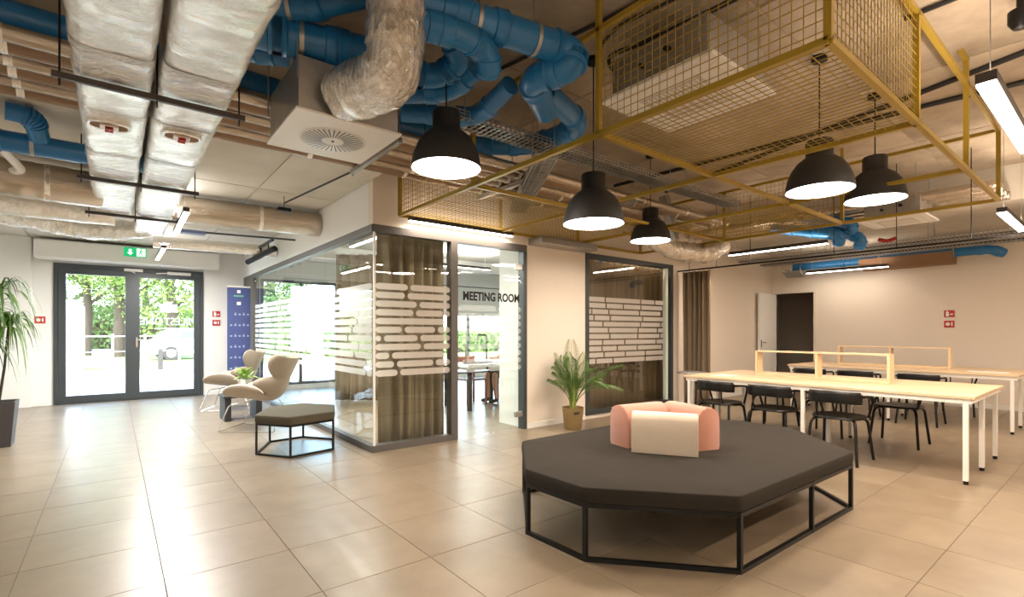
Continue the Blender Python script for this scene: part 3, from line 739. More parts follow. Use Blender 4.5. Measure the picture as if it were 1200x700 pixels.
part('leather_tag', MB().box(pc.x-.11, pc.y-.147, .215, pc.x-.03, pc.y-.13, .24), M['bark'], t)
rd = random.Random(12)
for k in range(10):
    a = rd.uniform(0, 2*PI); part('stem', MB().tube([(pc.x+.03*math.cos(a), pc.y+.03*math.sin(a), .25), (pc.x+.06*math.cos(a), pc.y+.06*math.sin(a), .62)], [.011, .006], 6), M['stem'], t, smooth=True)
for k in range(24):
    a = 2*PI*k/24*7+rd.uniform(-.3, .3); inner = k % 3
    ln = rd.uniform(.50, .78) if inner else rd.uniform(.15, .32); rs = rd.uniform(.65, .92) if inner == 0 else rd.uniform(.42, .80)
    if math.sin(a) > .2: ln *= .5
    part('frond', frond((pc.x+.02*math.cos(a), pc.y+.02*math.sin(a), .30), a, ln, rs, rd.uniform(.08, .42)*(ln/.5), 26, rd.uniform(.14, .19), .0055), M['leaf'], t, fix=False)
# left plant: slender trunks with drooping narrow leaves
pl = Vector((-1.03, 7.92, 0))
t = thing('potted_palm', 'tall drooping dragon palm in dark square planter at the left edge', 'plant', pl)
mb = MB(); s0, s1 = .13, .17
mb.add([(pl.x-s0, pl.y-s0, 0), (pl.x+s0, pl.y-s0, 0), (pl.x+s0, pl.y+s0, 0), (pl.x-s0, pl.y+s0, 0), (pl.x-s1, pl.y-s1, .5), (pl.x+s1, pl.y-s1, .5), (pl.x+s1, pl.y+s1, .5), (pl.x-s1, pl.y+s1, .5),
        (pl.x-s1+.02, pl.y-s1+.02, .5), (pl.x+s1-.02, pl.y-s1+.02, .5), (pl.x+s1-.02, pl.y+s1-.02, .5), (pl.x-s1+.02, pl.y+s1-.02, .5),
        (pl.x-s1+.02, pl.y-s1+.02, .46), (pl.x+s1-.02, pl.y-s1+.02, .46), (pl.x+s1-.02, pl.y+s1-.02, .46), (pl.x-s1+.02, pl.y+s1-.02, .46)],
       [(0,3,2,1),(0,1,5,4),(1,2,6,5),(2,3,7,6),(3,0,4,7),(4,5,9,8),(5,6,10,9),(6,7,11,10),(7,4,8,11),(8,9,13,12),(9,10,14,13),(10,11,15,14),(11,8,12,15),(12,13,14,15)])
part('planter', mb, M['pot_dark'], t, bevel=.004)
heads = [((pl.x+.02, pl.y, 1.72), .52), ((pl.x+.10, pl.y-.03, 1.34), .50), ((pl.x-.10, pl.y-.04, 1.14), .40), ((pl.x-.05, pl.y+.05, 1.52), .46)]
for h, _ in heads:
    part('trunk', MB().tube([(pl.x+(h[0]-pl.x)*.2, pl.y+(h[1]-pl.y)*.2, .46), (pl.x+(h[0]-pl.x)*.7, pl.y+(h[1]-pl.y)*.7, .9), h], [.014, .012, .009], 7), M['bark'], t, smooth=True)
rd = random.Random(5)
for h, R in heads:
    for k in range(58):
        a = rd.uniform(0, 2*PI); up = rd.uniform(-.1, 1.0); L_ = R*rd.uniform(.75, 1.1); d = Vector((math.cos(a), math.sin(a), 0)); s = Vector((-math.sin(a), math.cos(a), 0))
        vs = []
        for j in range(7):
            q = j/6; out = L_*(q*.9-.18*q*q)*math.cos(up*.9); z = L_*(math.sin(up*1.2)*q-1.05*q*q*q*(.5+.5*math.cos(up)))
            ww = .011*math.sin(PI*min(.98, .12+q*.86)); c = Vector(h)+d*out+Vector((0, 0, z)); vs += [c-s*ww, c+s*ww]
        part('leaf', MB().add(vs, [(2*j, 2*j+1, 2*j+3, 2*j+2) for j in range(6)]), M['leaf'], t, fix=False, smooth=80)

# ------------------------------------------------------------------ yellow cage hung from the ceiling
ZB, ZT = 2.53, 3.19
CX = [2.40, 3.76, 5.14, 6.56]; CYY = [.83, 2.13, 3.55, 4.95]
cg = thing('ceiling_cage', 'large mustard yellow metal frame with wire mesh panels hanging below the ceiling', 'ceiling frame', (4.48, 2.89, ZB))
tw = .032
def cbar(a, b, nm='frame_bar'): part(nm, MB().bar(a, b, tw, up=(0, 0, 1) if abs(a[2]-b[2]) < .1 else (1, 0, 0)), M['yellow'], cg)
for y in (CYY[0], CYY[3]):
    for z in (ZB, ZT): cbar((CX[0], y, z), (CX[3], y, z))
for x in (CX[0], CX[3]):
    for z in (ZB, ZT): cbar((x, CYY[0], z), (x, CYY[3], z))
cbar((CX[0], CYY[1], ZB), (CX[3], CYY[1], ZB)); cbar((CX[0], CYY[2], ZB), (CX[3], CYY[2], ZB))
cbar((CX[1], CYY[0], ZB), (CX[1], CYY[3], ZB)); cbar((CX[2], CYY[0], ZB), (CX[2], CYY[3], ZB))
for x in (CX[0], CX[3]):
    for y in CYY: cbar((x, y, ZB), (x, y, ZC if y in (CYY[1], CYY[3]) else ZT), 'post')
for x in (CX[1], CX[2]):
    for y in (CYY[0], CYY[3]): cbar((x, y, ZB), (x, y, ZC if x == CX[2] else ZT), 'post')
cbar((4.95, .83, ZC-.02), (5.14, .83, ZC-.02), 'ceiling_bracket')
def mesh_panel(o, u, v, lu, lv, pitch=.05, th=.0018):
    """wire grid spanned by two axes"""
    mb = MB(); o = Vector(o); u = Vector(u); v = Vector(v); n = u.cross(v)*.001
    for k in range(int(lu/pitch)+1): p = o+u*min(k*pitch, lu); mb.bar(p, p+v*lv, th*2, up=n)
    for k in range(int(lv/pitch)+1): p = o+v*min(k*pitch, lv)+u.cross(v)*.003; mb.bar(p, p+u*lu, th*2, up=n)
    part('wire_mesh', mb, M['yellow'], cg, kind='stuff', fix=False)
X_, Y_, Z_ = (1,0,0), (0,1,0), (0,0,1)
mesh_panel((CX[0], CYY[0], ZB), Y_, Z_, CYY[1]-CYY[0], ZT-ZB)                 # side towards camera left
mesh_panel((CX[0], CYY[0], ZB), X_, Z_, CX[1]-CX[0], ZT-ZB)                   # near right side
mesh_panel((CX[0], CYY[0], ZB), X_, Y_, CX[1]-CX[0], CYY[1]-CYY[0])           # floor under the air unit
mesh_panel((CX[0], CYY[2], ZB), X_, Y_, CX[2]-CX[0], CYY[3]-CYY[2])           # floor by the wall
mesh_panel((CX[0], CYY[3], ZB), X_, Z_, CX[1]-CX[0], ZT-ZB)                   # far side by the wall
mesh_panel((CX[0], 3.95, ZB), Y_, Z_, CYY[3]-3.95, ZT-ZB)                     # left side far end
mesh_panel((CX[3], CYY[1], ZB), Y_, Z_, CYY[2]-CYY[1], ZT-ZB)                 # right side
mesh_panel((CX[2], CYY[1], ZB), X_, Y_, CX[3]-CX[2], CYY[2]-CYY[1])

# ------------------------------------------------------------------ pendant lamps
def pendant(label, p, z, ztop, D_=.47):
    t = thing('pendant_lamp', label, 'lamp', (p[0], p[1], z)); R = D_/2; H_ = .385*D_/.47; c = (p[0], p[1], 0)
    nk = R*.40
    prof = [(R, z), (R*.985, z+H_*.10), (R*.93, z+H_*.25), (R*.82, z+H_*.42), (R*.66, z+H_*.56), (R*.48, z+H_*.645), (nk, z+H_*.68), (nk, z+H_*.97), (nk*.93, z+H_)]
    part('shade', MB().lathe(prof, c, 40), M['black_matte'], t, smooth=60)
    part('shade_lining', MB().lathe([(R-.004, z+.001), (R*.97, z+H_*.10), (R*.91, z+H_*.25), (R*.80, z+H_*.41), (0, z+H_*.42)], c, 40), M['white_metal'], t, smooth=60, label='white inside of the shade')
    part('cap', MB().lathe([(nk*.93, z+H_), (.012, z+H_+.004), (.008, z+H_+.03), (0, z+H_+.03)], c, 24), M['black_matte'], t, smooth=40)
    part('diffuser', MB().lathe([(0, z+.024), (R*.955, z+.024), (R*.955, z+.03), (0, z+.034)], c, 40), M['pend'], t, smooth=30, label='glowing white diffuser disc')
    part('cord', MB().tube([(p[0], p[1], z+H_+.02), (p[0], p[1], ztop-.02)], .005, 6), M['black'], t)
    part('ceiling_rose', MB().lathe([(.055, ztop), (.055, ztop-.045), (.015, ztop-.055), (0, ztop-.055)], c, 20), M['black'], t, smooth=30)
    light_child(t, 'lamp_light', 'AREA', (p[0], p[1], z+.015), PEND_W, PEND_COL, size=R*1.7, shape='DISK')
    return t
pendant('black dome pendant lamp nearest the round swirl ceiling vent', (1.758, 2.921), 2.38, ZC)
pendant('black dome pendant lamp hanging lowest, above the pink cushions', (2.90, 2.63), 2.11, ZC)
pendant('black dome pendant lamp above near desk, left one of the right pair', (4.24, 1.53), 2.36, ZC)
pendant('black dome pendant lamp above near desk, right one, partly behind a yellow bar', (5.30, 1.465), 2.45, ZC)
pendant('small-looking black dome pendant lamp farthest away, over the palm and window', (5.00, 3.63), 2.36, ZC)

# ------------------------------------------------------------------ linear LED lights
def linear(label, a, b, z, zc, group=None, power=LED_W, wd=.055, col=LED_COL, up=.55):
    a = Vector((a[0], a[1], z)); b = Vector((b[0], b[1], z)); c = (a+b)/2; d = (b-a); L_ = d.length; an = math.atan2(d.y, d.x)
    t = thing('linear_light', label, 'lamp', c); R_ = Matrix.Rotation(an, 3, 'Z')
    part('housing', MB().obox(c+Vector((0, 0, .035)), (L_, wd, .05), R_), M['led_housing'], t)
    part('diffuser', MB().obox(c+Vector((0, 0, .004)), (L_-.004, wd-.006, .012), R_), M['led'], t, label='glowing white strip diffuser')
    for s in (-.42, .42):
        p = c+d*s; part('hanger_wire', MB().tube([p+Vector((0,0,.06)), Vector((p.x, p.y, zc))], .0025, 5), M['steel'], t)
    light_child(t, 'lamp_light', 'AREA', c-Vector((0,0,.008)), power, col, size=L_*.95, size_y=wd*.8, rot=(0, 0, an))
    light_child(t, 'ceiling_fill', 'AREA', c+Vector((0,0,.066)), power*up, col, size=L_*.95, size_y=wd*.8, rot=(PI, 0, an))  # upward light added to brighten the ceiling
    return t
linear('big linear light in the top right corner outside the yellow cage', (3.36, .47), (4.86, .47), 2.5, ZC, wd=.08)
linear('linear light at the right edge beyond the end of the yellow cage', (7.15, .88), (8.65, .88), 2.5, ZC, wd=.08)
linear('linear light above the glass door and curtain of the meeting room', (2.50, 4.93), (3.93, 4.93), 2.475, ZC, power=LED_W*.45)
linear('linear light hanging over the aisle between the two desks', (7.76, 4.12), (7.76, 2.70), 2.5, ZC, up=.1)
linear('linear light farthest back, near the beige wall above the far desk', (10.85, 4.15), (10.85, 2.80), 2.44, ZRR, power=6)
linear('linear light in the entrance area, the one nearer the silver ducts', (.58, 6.10), (.60, 7.55), 2.5, ZL, col=COOL_COL, power=105, up=.04)
linear('linear light in the entrance area, close to the entrance doors', (.57, 8.97), (.57, 10.42), 2.5, ZL, col=COOL_COL, power=105, up=.04)
# unseen fittings added behind the camera as fill light for the hall
for k, (x, y) in enumerate([(-1.6, -1.3), (1.0, -1.3), (3.6, -1.3), (6.2, -1.3), (8.8, -1.3)]):
    linear('unseen fill light added behind the viewpoint, number %s from the left wall' % ['one', 'two', 'three', 'four', 'five'][k], (x, y), (x+1.5, y), 2.9, ZC, power=FILL_W, col=(COOL_COL if k == 0 else (1, .80, .62)))
# lights added to brighten the rooms behind the glass
linear('added fill light inside the small room behind the dark-framed window', (6.0, 5.75), (7.2, 5.75), 2.6, 3.4, power=30, col=LED_COL)
linear('added fill light inside the meeting room near the far windows', (4.6, 8.4), (6.1, 8.4), 2.55, 2.9, power=FILL_W*2.2, col=COOL_COL)
linear('added fill light inside the meeting room near the glass wall', (2.9, 6.2), (2.9, 7.7), 2.6, 2.9, power=FILL_W*1.8, col=COOL_COL)

# ------------------------------------------------------------------ big silver ducts over the entrance
def rrect(wd, ht, r, seg=4):
    out = []
    for cx, cy, a0 in [(wd/2-r, ht/2-r, 0), (-wd/2+r, ht/2-r, PI/2), (-wd/2+r, -ht/2+r, PI), (wd/2-r, -ht/2+r, 3*PI/2)]:
        for k in range(seg+1):
            a = a0+PI/2*k/seg; out.append((cx+r*math.cos(a), cy+r*math.sin(a)))
    return out
def rect_duct(label, xc, wd, yend, seed):
    t = thing('rectangular_duct', label, 'duct', (xc, 3, 2.55)); rd = random.Random(seed); ys_ = [-2.4+k*.12 for k in range(int((yend+2.4)/.12)+1)]
    prof = rrect(wd, .28, .05); n = len(prof); vs = []
    for y in ys_:
        s = 1+rd.uniform(-.014, .014); q = rd.uniform(-.004, .004)
        vs += [(xc+x*s+q+rd.uniform(-.002, .002), y, 2.55+.14+z*s+rd.uniform(-.003, .003)) for x, z in prof]
    fs = [tuple(range(n)), tuple((len(ys_)-1)*n+k for k in reversed(range(n)))]+[(i*n+k, i*n+(k+1) % n, (i+1)*n+(k+1) % n, (i+1)*n+k) for i in range(len(ys_)-1) for k in range(n)]
    part('duct_body', MB().add(vs, fs), M['foil'], t, smooth=50)
    for y in (2.05, 2.95, 3.75, 4.6, 5.5):
        tp = MB(); m_ = len(prof); q = [(x*1.012, z*1.014) for x, z in prof]
        vs = [(xc+x, y-.035, 2.69+z) for x, z in q]+[(xc+x, y+.035, 2.69+z) for x, z in q]
        part('tape_seam', tp.add(vs, [(k, (k+1) % m_, m_+(k+1) % m_, m_+k) for k in range(m_)]), M['foil_flex'], t, smooth=50)
    return t
d1 = rect_duct('left one of the two large foil-wrapped rectangular ducts', -.003, .32, 6.95, 1)
d2 = rect_duct('right one of the two large foil-wrapped rectangular ducts', .35, .335, 8.1, 2)
for t, p in ((d1, atz(128, 147, 2.546)), (d2, atz(213, 160, 2.546))):
    ell = [(p.x+.10*math.copysign(abs(math.cos(a))**.7, math.cos(a)), p.y+.075*math.copysign(abs(math.sin(a))**.7, math.sin(a))) for a in [2*PI*k/20 for k in range(20)]]
    part('access_opening', MB().prism(ell, 2.540, 2.549), M['cardboard'], t, label='brown edged opening cut in the foil')
    part('rim', MB().tube([(x, y, 2.545) for x, y in ell], .012, 6, closed=True), M['foil'], t, smooth=True)
    part('damper_plate', MB().box(p.x-.045, p.y-.035, 2.528, p.x+.045, p.y+.045, 2.54), M['white_metal'], t, label='pale damper plate')
    part('damper_handle', MB().box(p.x-.02, p.y-.03, 2.51, p.x+.02, p.y-.018, 2.528).box(p.x-.02, p.y+.018, 2.51, p.x+.02, p.y+.03, 2.528).box(p.x-.006, p.y-.03, 2.512, p.x+.006, p.y+.03, 2.526), M['red'], t, label='red damper handle')
for k, (y, lab) in enumerate([(3.28, 'nearest'), (5.33, 'middle'), (6.85, 'farthest')]):
    t = thing('duct_hanger', '%s of the thin steel hanger rails under the twin silver ducts' % lab, 'duct hanger', (.18, y, 2.52))
    part('rail', MB().box(-.24, y-.012, 2.515, .60, y+.012, 2.545), M['led_housing'], t)
    for x in (-.21, .178, .57): part('threaded_rod', MB().tube([(x, y, 2.48), (x, y, ZC if y < 4.7 else ZL)], .005, 6), M['black'], t)

# round foil ducts running across the entrance
def foil_tube(name, label, path, r, m, amp=.012, seg_len=.05, cat='duct', seed=1, fr=.25, n=24):
    rd = random.Random(seed); path = fillet(path, fr, 8); pts = []
    for a, b in zip(path, path[1:]):
        k = max(1, int((b-a).length/seg_len)); pts += [a.lerp(b, i/k) for i in range(k)]
    pts.append(path[-1]); rs = [r*(1+rd.uniform(-amp, amp)*3) for _ in pts]
    mb = MB().tube(pts, rs, n); jit = r*amp*1.5
    mb.v = [(x+rd.uniform(-jit, jit), y+rd.uniform(-jit, jit), z+rd.uniform(-jit, jit)) for x, y, z in mb.v]
    c = pts[len(pts)//2]; t = thing(name, label, cat, c); part('duct_body', mb, m, t, smooth=70)
    L_ = 0
    for i in range(1, len(pts)-1):
        L_ += (pts[i]-pts[i-1]).length
        if L_ > .9:
            L_ = 0; d = (pts[i+1]-pts[i-1]).normalized()
            part('tape_band', MB().tube([pts[i]-d*.02, pts[i]+d*.02], r*1.03, n), M['foil'], t, smooth=40)
    return t
foil_tube('round_duct', 'wide round foil duct crossing the entrance and ending in the white bulkhead', [(.52, 6.90, 2.70), (2.13, 6.80, 2.70)], .155, M['clad'], .008, seed=3)
foil_tube('round_duct', 'dull round foil duct at the left edge below the white elbow pipe', [(XL+.02, 6.05, 2.64), (-.10, 6.35, 2.66)], .165, M['clad'], .012, seed=4)
foil_tube('round_duct', 'round foil duct running left from under the twin ducts, second row', [(XL+.02, 7.1, 2.58), (.0, 7.25, 2.60)], .12, M['foil'], .012, seed=5)
foil_tube('flexible_duct', 'sagging crinkled flexible duct in front of the air curtain', [(XL+.02, 8.0, 2.70), (-.85, 8.15, 2.62), (-.2, 8.3, 2.56), (.30, 8.15, 2.62), (.38, 7.9, 2.68)], .115, M['foil_flex'], .04, seed=6)
foil_tube('round_duct', 'thin round foil duct behind the entrance light going towards the glass wall', [(.45, 9.15, 2.62), (2.12, 9.0, 2.62)], .09, M['foil'], .01, seed=7)

# swirl diffuser with plenum box and flexible duct
t = thing('ceiling_diffuser', 'white square ceiling vent with round swirl slots and steel box above', 'air vent', (1.12, 3.30, 2.54))
dx0, dx1, dy0, dy1 = .80, 1.45, 2.96, 3.66; dcx, dcy = (dx0+dx1)/2, (dy0+dy1)/2
part('face_plate', MB().box(dx0, dy0, 2.54, dx1, dy1, 2.556), M['white_metal'], t, bevel=.003)
part('plenum_box', MB().box(dx0+.02, dy0+.02, 2.557, dx1-.02, dy1-.02, 2.86), M['steel'], t)
part('swirl_dish', MB().lathe([(0, 2.534), (.05, 2.533), (.20, 2.536), (.212, 2.5395)], (dcx, dcy, 0), 40), M['white_metal'], t, smooth=True)
mb = MB()
for k in range(36):
    a = 2*PI*k/36; c_, s_ = math.cos(a), math.sin(a); c2, s2 = math.cos(a+.06), math.sin(a+.06); c3, s3 = math.cos(a+.10), math.sin(a+.10)
    mb.add([(dcx+.07*c_, dcy+.07*s_, 2.531), (dcx+.195*c2, dcy+.195*s2, 2.5335), (dcx+.195*c3, dcy+.195*s3, 2.5335), (dcx+.07*math.cos(a+.08), dcy+.07*math.sin(a+.08), 2.531)], [(0,1,2,3)])
part('swirl_slots', mb, M['black'], t, fix=False, label='ring of thin black radial slots')
part('centre_screw', MB().lathe([(0, 2.527), (.008, 2.528), (.008, 2.534)], (dcx, dcy, 0), 10), M['black'], t)
for x, y in ((dx0+.01, dy0+.01), (dx1-.01, dy0+.01), (dx0+.01, dy1-.01), (dx1-.01, dy1-.01)):
    part('hanger_rod', MB().tube([(x, y, 2.72), (x, y, ZC)], .005, 6), M['steel'], t)
foil_tube('flexible_duct', 'thick crinkled silver flexible duct dropping into the steel box of the swirl vent', [tuple(atd(468, -62, 2.70)), tuple(atd(464, 20, 2.70)), tuple(atd(462, 92, 2.74)), tuple(atd(402, 112, 2.98))], .155, M['foil_flex'], .022, seg_len=.035, seed=9, fr=.22, n=32)

# ------------------------------------------------------------------ pipe bundle across the hall
for k, (y, r, lab) in enumerate([(3.70, .045, 'foremost'), (3.86, .06, 'second'), (4.03, .045, 'third'), (4.19, .06, 'fourth'), (4.36, .045, 'fifth'), (4.52, .055, 'rearmost')]):
    foil_tube('insulated_pipe', '%s brownish foil-clad pipe of the bundle crossing behind the twin ducts' % lab, [(XL+.02, y, 2.80+r), (6.9, y, 2.80+r)], r, M['clad_brown' if k % 2 else 'clad'], .006, seg_len=.15, cat='pipe', seed=20+k, n=14)
for k, x in enumerate((-.75, 1.75, 3.2, 4.7)):
    t = thing('pipe_support', ['steel rail under the pipe bundle left of the twin ducts', 'steel rail under the pipe bundle left of the yellow cage', 'steel rail under the pipe bundle above the cage near the meeting room', 'steel rail under the pipe bundle above the cage centre'][k], 'pipe support', (x, 4.1, 2.78))
    part('rail', MB().box(x-.02, 3.6, 2.76, x+.02, 4.62, 2.80), M['steel'], t)
    for y in (3.62, 4.60): part('threaded_rod', MB().tube([(x, y, 2.74), (x, y, ZC)], .005, 6), M['steel'], t)

# cable trays (perforated steel)
def tray(label, a, b, z, wd, zc, cat='cable tray'):
    a = Vector((a[0], a[1], z)); b = Vector((b[0], b[1], z)); d = (b-a).normalized(); s = Vector((-d.y, d.x, 0)); L_ = (b-a).length; c = (a+b)/2
    t = thing('cable_tray', label, cat, c); mb = MB()
    for q in (-1, 1):
        p = a+s*q*wd/2; mb.bar(p+Vector((0,0,.03)), p+d*L_+Vector((0,0,.03)), .008); mb.bar(p, p+d*L_, .008); mb.bar(p+Vector((0,0,.055)), p+d*L_+Vector((0,0,.055)), .008)
        k = 0
        while k < L_: mb.bar(p+d*k, p+d*k+Vector((0,0,.055)), .010, up=d); k += .05
    part('side_rail', mb, M['steel'], t, fix=False)
    mb = MB(); k = 0
    while k < L_: mb.bar(a+d*k-s*wd/2, a+d*k+s*wd/2, .012); k += .05
    for q in (-.3, 0, .3): mb.bar(a+s*q*wd, b+s*q*wd, .006)
    part('tray_floor', mb, M['steel'], t, kind='stuff', fix=False)
    mb = MB()
    for q in (-.25, -.1, .12, .28): mb.tube([a+s*q*wd+Vector((0,0,.018)), b+s*(q+.03)*wd+Vector((0,0,.018))], .011, 6)
    part('cable', mb, M['black_matte'], t, smooth=True)
    for k in range(int(L_/1.5)+1):
        p = a+d*min(.15+k*1.5, L_)
        for q in (-1, 1): part('threaded_rod', MB().tube([p+s*q*wd*.52, Vector((p.x+s.x*q*wd*.52, p.y+s.y*q*wd*.52, zc))], .004, 6), M['steel'], t)
tray('perforated steel tray crossing above the lowest pendant lamp behind the pipes', (1.95, 3.32), (6.3, 3.32), 2.92, .20, ZC)
tray('short perforated steel tray above the meeting room corner of the cage', (2.75, 3.0), (3.75, 4.60), 2.69, .18, ZC)
tray('long wire tray over the far desks with rods to the ceiling', (9.62, -1.2), (9.62, 4.85), 2.62, .32, ZRR)
tray('narrow wire tray next to the long one, near the far wall', (10.25, .4), (10.25, 4.75), 2.60, .20, ZRR)

# ------------------------------------------------------------------ blue waste pipes
def blue(label, path, r, fr=.14, joints=(), name='blue_pipe', rings=()):
    pts = fillet(path, fr, 7); c = pts[len(pts)//2]; t = thing(name, label, 'pipe', c)
    part('pipe_run', MB().tube(pts, r, 18), M['blue'], t, smooth=60)
    P_ = [Vector(p) for p in path]
    def ring(p, d):
        d = d.normalized(); part('socket', MB().tube([p-d*.045, p-d*.04, p+d*.03, p+d*.035, p+d*.045], [r*1.0, r*1.11, r*1.11, r*1.16, r*1.0], 18), M['blue'], t, smooth=50)
    for i in range(1, len(P_)-1):
        for q in (P_[i-1], P_[i+1]):
            d = q-P_[i]; off = min(fr, d.length*.48)
            if d.length > off*1.6: ring(P_[i]+d.normalized()*off, d)
    for i, f in joints:
        ring(P_[i].lerp(P_[i+1], f), P_[i+1]-P_[i])
    for i, f in rings:
        p = P_[i].lerp(P_[i+1], f); d = (P_[i+1]-P_[i]).normalized()
        cl_ = part('pipe_clamp', MB().tube([p-d*.012, p+d*.012], r*1.08, 18), M['steel'], t, smooth=30)
        part('hanger_rod', MB().tube([p+Vector((0,0,r)), Vector((p.x, p.y, ZC if p.y < 4.7 and p.x < 8.9 else (ZL if p.x < 5 else ZRR)))], .004, 6), M['steel'], t)
    return t
blue('main blue pipe crossing the hall behind the ducts and swirl vent', [(XL+.02, 3.98, 3.07), (2.62, 3.90, 3.02), (3.05, 3.55, 3.02), tuple(atz(683, 148, 3.02)), tuple(atz(640, 108, 3.06))], .085, .16, joints=[(0, .35), (0, .72), (0, .9)], rings=[(0, .5), (0, .8)])
blue('thick blue pipe running from the foil duct to the elbow by the yellow post', [tuple(atz(300, -62, 3.16)), tuple(atz(500, 5, 3.14)), tuple(atz(672, 62, 3.12)), tuple(atz(668, 80, 3.0)), tuple(atz(622, 92, 3.0)), tuple(atz(640, 130, 3.0))], .095, .12, joints=[(1, .2), (1, .45)], rings=[(1, .3), (1, .7)])
blue('blue pipe ending in a downward elbow left of the first post', [tuple(atz(470, 22, 3.0)), tuple(atz(545, 42, 3.0)), tuple(atz(572, 62, 2.98)), tuple(atz(572, 88, 2.90))], .075, .12, joints=[(0, .5)])
blue('blue pipe loop hooking back beside the foil duct, upper one', [tuple(atz(455, 80, 3.02)), tuple(atz(512, 92, 3.02)), tuple(atz(542, 70, 3.08)), tuple(atz(528, 42, 3.16))], .08, .14, joints=[(0, .6)])
blue('blue pipe loop hooking back beside the foil duct, lower one', [tuple(atz(455, 110, 2.98)), tuple(atz(528, 108, 2.98)), tuple(atz(556, 82, 3.06))], .07, .14)
blue('blue pipe bend rising behind the first pendant lamp', [tuple(atz(470, 132, 2.97)), tuple(atz(560, 138, 2.97)), tuple(atz(598, 100, 3.05))], .07, .14, joints=[(0, .4)])
blue('blue pipe with wide collars between right silver duct and foil hose', [tuple(atz(240, 20, 2.98)), tuple(atz(305, 36, 2.98)), tuple(atz(420, 62, 2.98)), tuple(atz(470, 70, 2.98))], .10, .1, joints=[(1, .15), (1, .72)], rings=[(1, .4)])
blue('blue pipe at the very top curving up beside the foil hose', [tuple(atz(250, 4, 3.10)), tuple(atz(350, 8, 3.12)), tuple(atz(440, -14, 3.2))], .085, .1, joints=[(0, .55)], rings=[(0, .9)])
blue('thin blue pipe under the collared one, above the swirl vent', [tuple(atz(270, 58, 2.93)), tuple(atz(330, 64, 2.93)), tuple(atz(430, 92, 2.93))], .06, .1, joints=[(0, .7), (1, .3)], rings=[(1, .1)])
bp = blue('blue pipe at the left edge below the pipe bundle', [(XL+.02, 5.12, 2.66), (.30, 5.10, 2.66)], .075, .1, joints=[(0, .62)], rings=[(0, .7)])
for k, x in enumerate((-.70, -.43)):
    t = thing('pipe_branch', ['ribbed blue branch bend at the very left edge', 'ribbed blue branch bend beside the left silver duct'][k], 'pipe', (x, 4.95, 2.78))
    path = fillet([(x-.16, 4.86, 2.80), (x-.02, 4.88, 2.80), (x, 5.04, 2.70)], .08, 6)
    part('bend', MB().tube(path, .062, 16), M['blue'], t, smooth=60)
    for q in range(2, len(path)-1, 1):
        d = (path[q+1]-path[q-1]).normalized(); part('collar', MB().tube([path[q]-d*.006, path[q]+d*.006], .072, 16), M['blue'], t, smooth=30)
blue('long blue pipe under the trays in front of the far beige wall', [(11.12, 4.5, 2.62), (11.12, 1.50, 2.62), (11.24, 1.36, 2.55)], .075, .12, joints=[(0, .3), (0, .62)], rings=[(0, .5), (0, .85)])
for k, (a, b) in enumerate([((935, 254), (1000, 262)), ((905, 268), (985, 276)), ((950, 262), (1010, 280))]):
    p, q = atd(*a, 7.6), atd(*b, 6.9); blue('%s short blue pipe bend beside the ceiling cassette over the desks' % ['upper', 'left', 'right'][k], [tuple(p), tuple(q), tuple(q+Vector((.05, .05, -.12)))], .07, .08, joints=[(0, .3), (0, .6)])
# white elbow pipe top left
t = thing('waste_pipe', 'white plastic elbow pipe at the left edge under the blue pipes', 'pipe', (-.78, 5.6, 2.7))
part('pipe_run', MB().tube(fillet([tuple(atz(-40, 130, 2.78)), tuple(atz(6, 178, 2.70)), tuple(atz(26, 200, 2.68)), tuple(atz(-60, 205, 2.68))], .06, 6), .032, 14), M['white_plastic'], t, smooth=60)

# ------------------------------------------------------------------ air conditioning units
def cassette(label, x0, x1, y0, y1, z, h, zc):
    t = thing('ceiling_cassette', label, 'air conditioner', ((x0+x1)/2, (y0+y1)/2, z))
    part('face_panel', MB().box(x0, y0, z, x1, y1, z+.03), M['white_plastic'], t, bevel=.008)
    cx, cy = (x0+x1)/2, (y0+y1)/2; wx, wy = (x1-x0), (y1-y0)
    part('intake_grille', MB().box(cx-wx*.27, cy-wy*.27, z-.006, cx+wx*.27, cy+wy*.27, z), mat('grille', (.6, .57, .52), .6), t, bevel=.002)
    g = MB()
    for k in range(12): g.box(cx-wx*.25, cy-wy*.24+k*wy*.04, z-.009, cx+wx*.25, cy-wy*.24+k*wy*.04+.006, z-.006)
    part('grille_slat', g, M['white_plastic'], t, kind='stuff')
    for a, b, c, d in ((x0+.12, y0+.05, x1-.12, y0+.09), (x0+.12, y1-.09, x1-.12, y1-.05), (x0+.05, y0+.12, x0+.09, y1-.12), (x1-.09, y0+.12, x1-.05, y1-.12)):
        part('air_flap', MB().box(a, b, z-.004, c, d, z), M['white_metal'], t)
    part('housing', MB().box(x0+.06, y0+.06, z+.031, x1-.06, y1-.06, z+h), M['steel'], t, bevel=.006)
    part('pipe_socket', MB().tube([(x0+.02, cy-.1, z+h*.6), (x0+.07, cy-.1, z+h*.6)], .02, 10).tube([(x0+.02, cy+.1, z+h*.5), (x0+.07, cy+.1, z+h*.5)], .015, 10), M['black'], t, smooth=True)
    for x in (x0+.03, x1-.03):
        for y in (y0+.1, y1-.1): part('hanger_rod', MB().tube([(x, y, z+.12), (x, y, zc)], .005, 6), M['steel'], t)
    return t
cassette('square air conditioning cassette with steel housing above the yellow mesh', 2.74, 3.58, 1.56, 2.42, 2.92, .30, ZC)
cassette('smaller white air conditioning cassette over the desks beyond the cage', 7.82, 8.52, 1.64, 2.36, 2.74, .26, ZC)

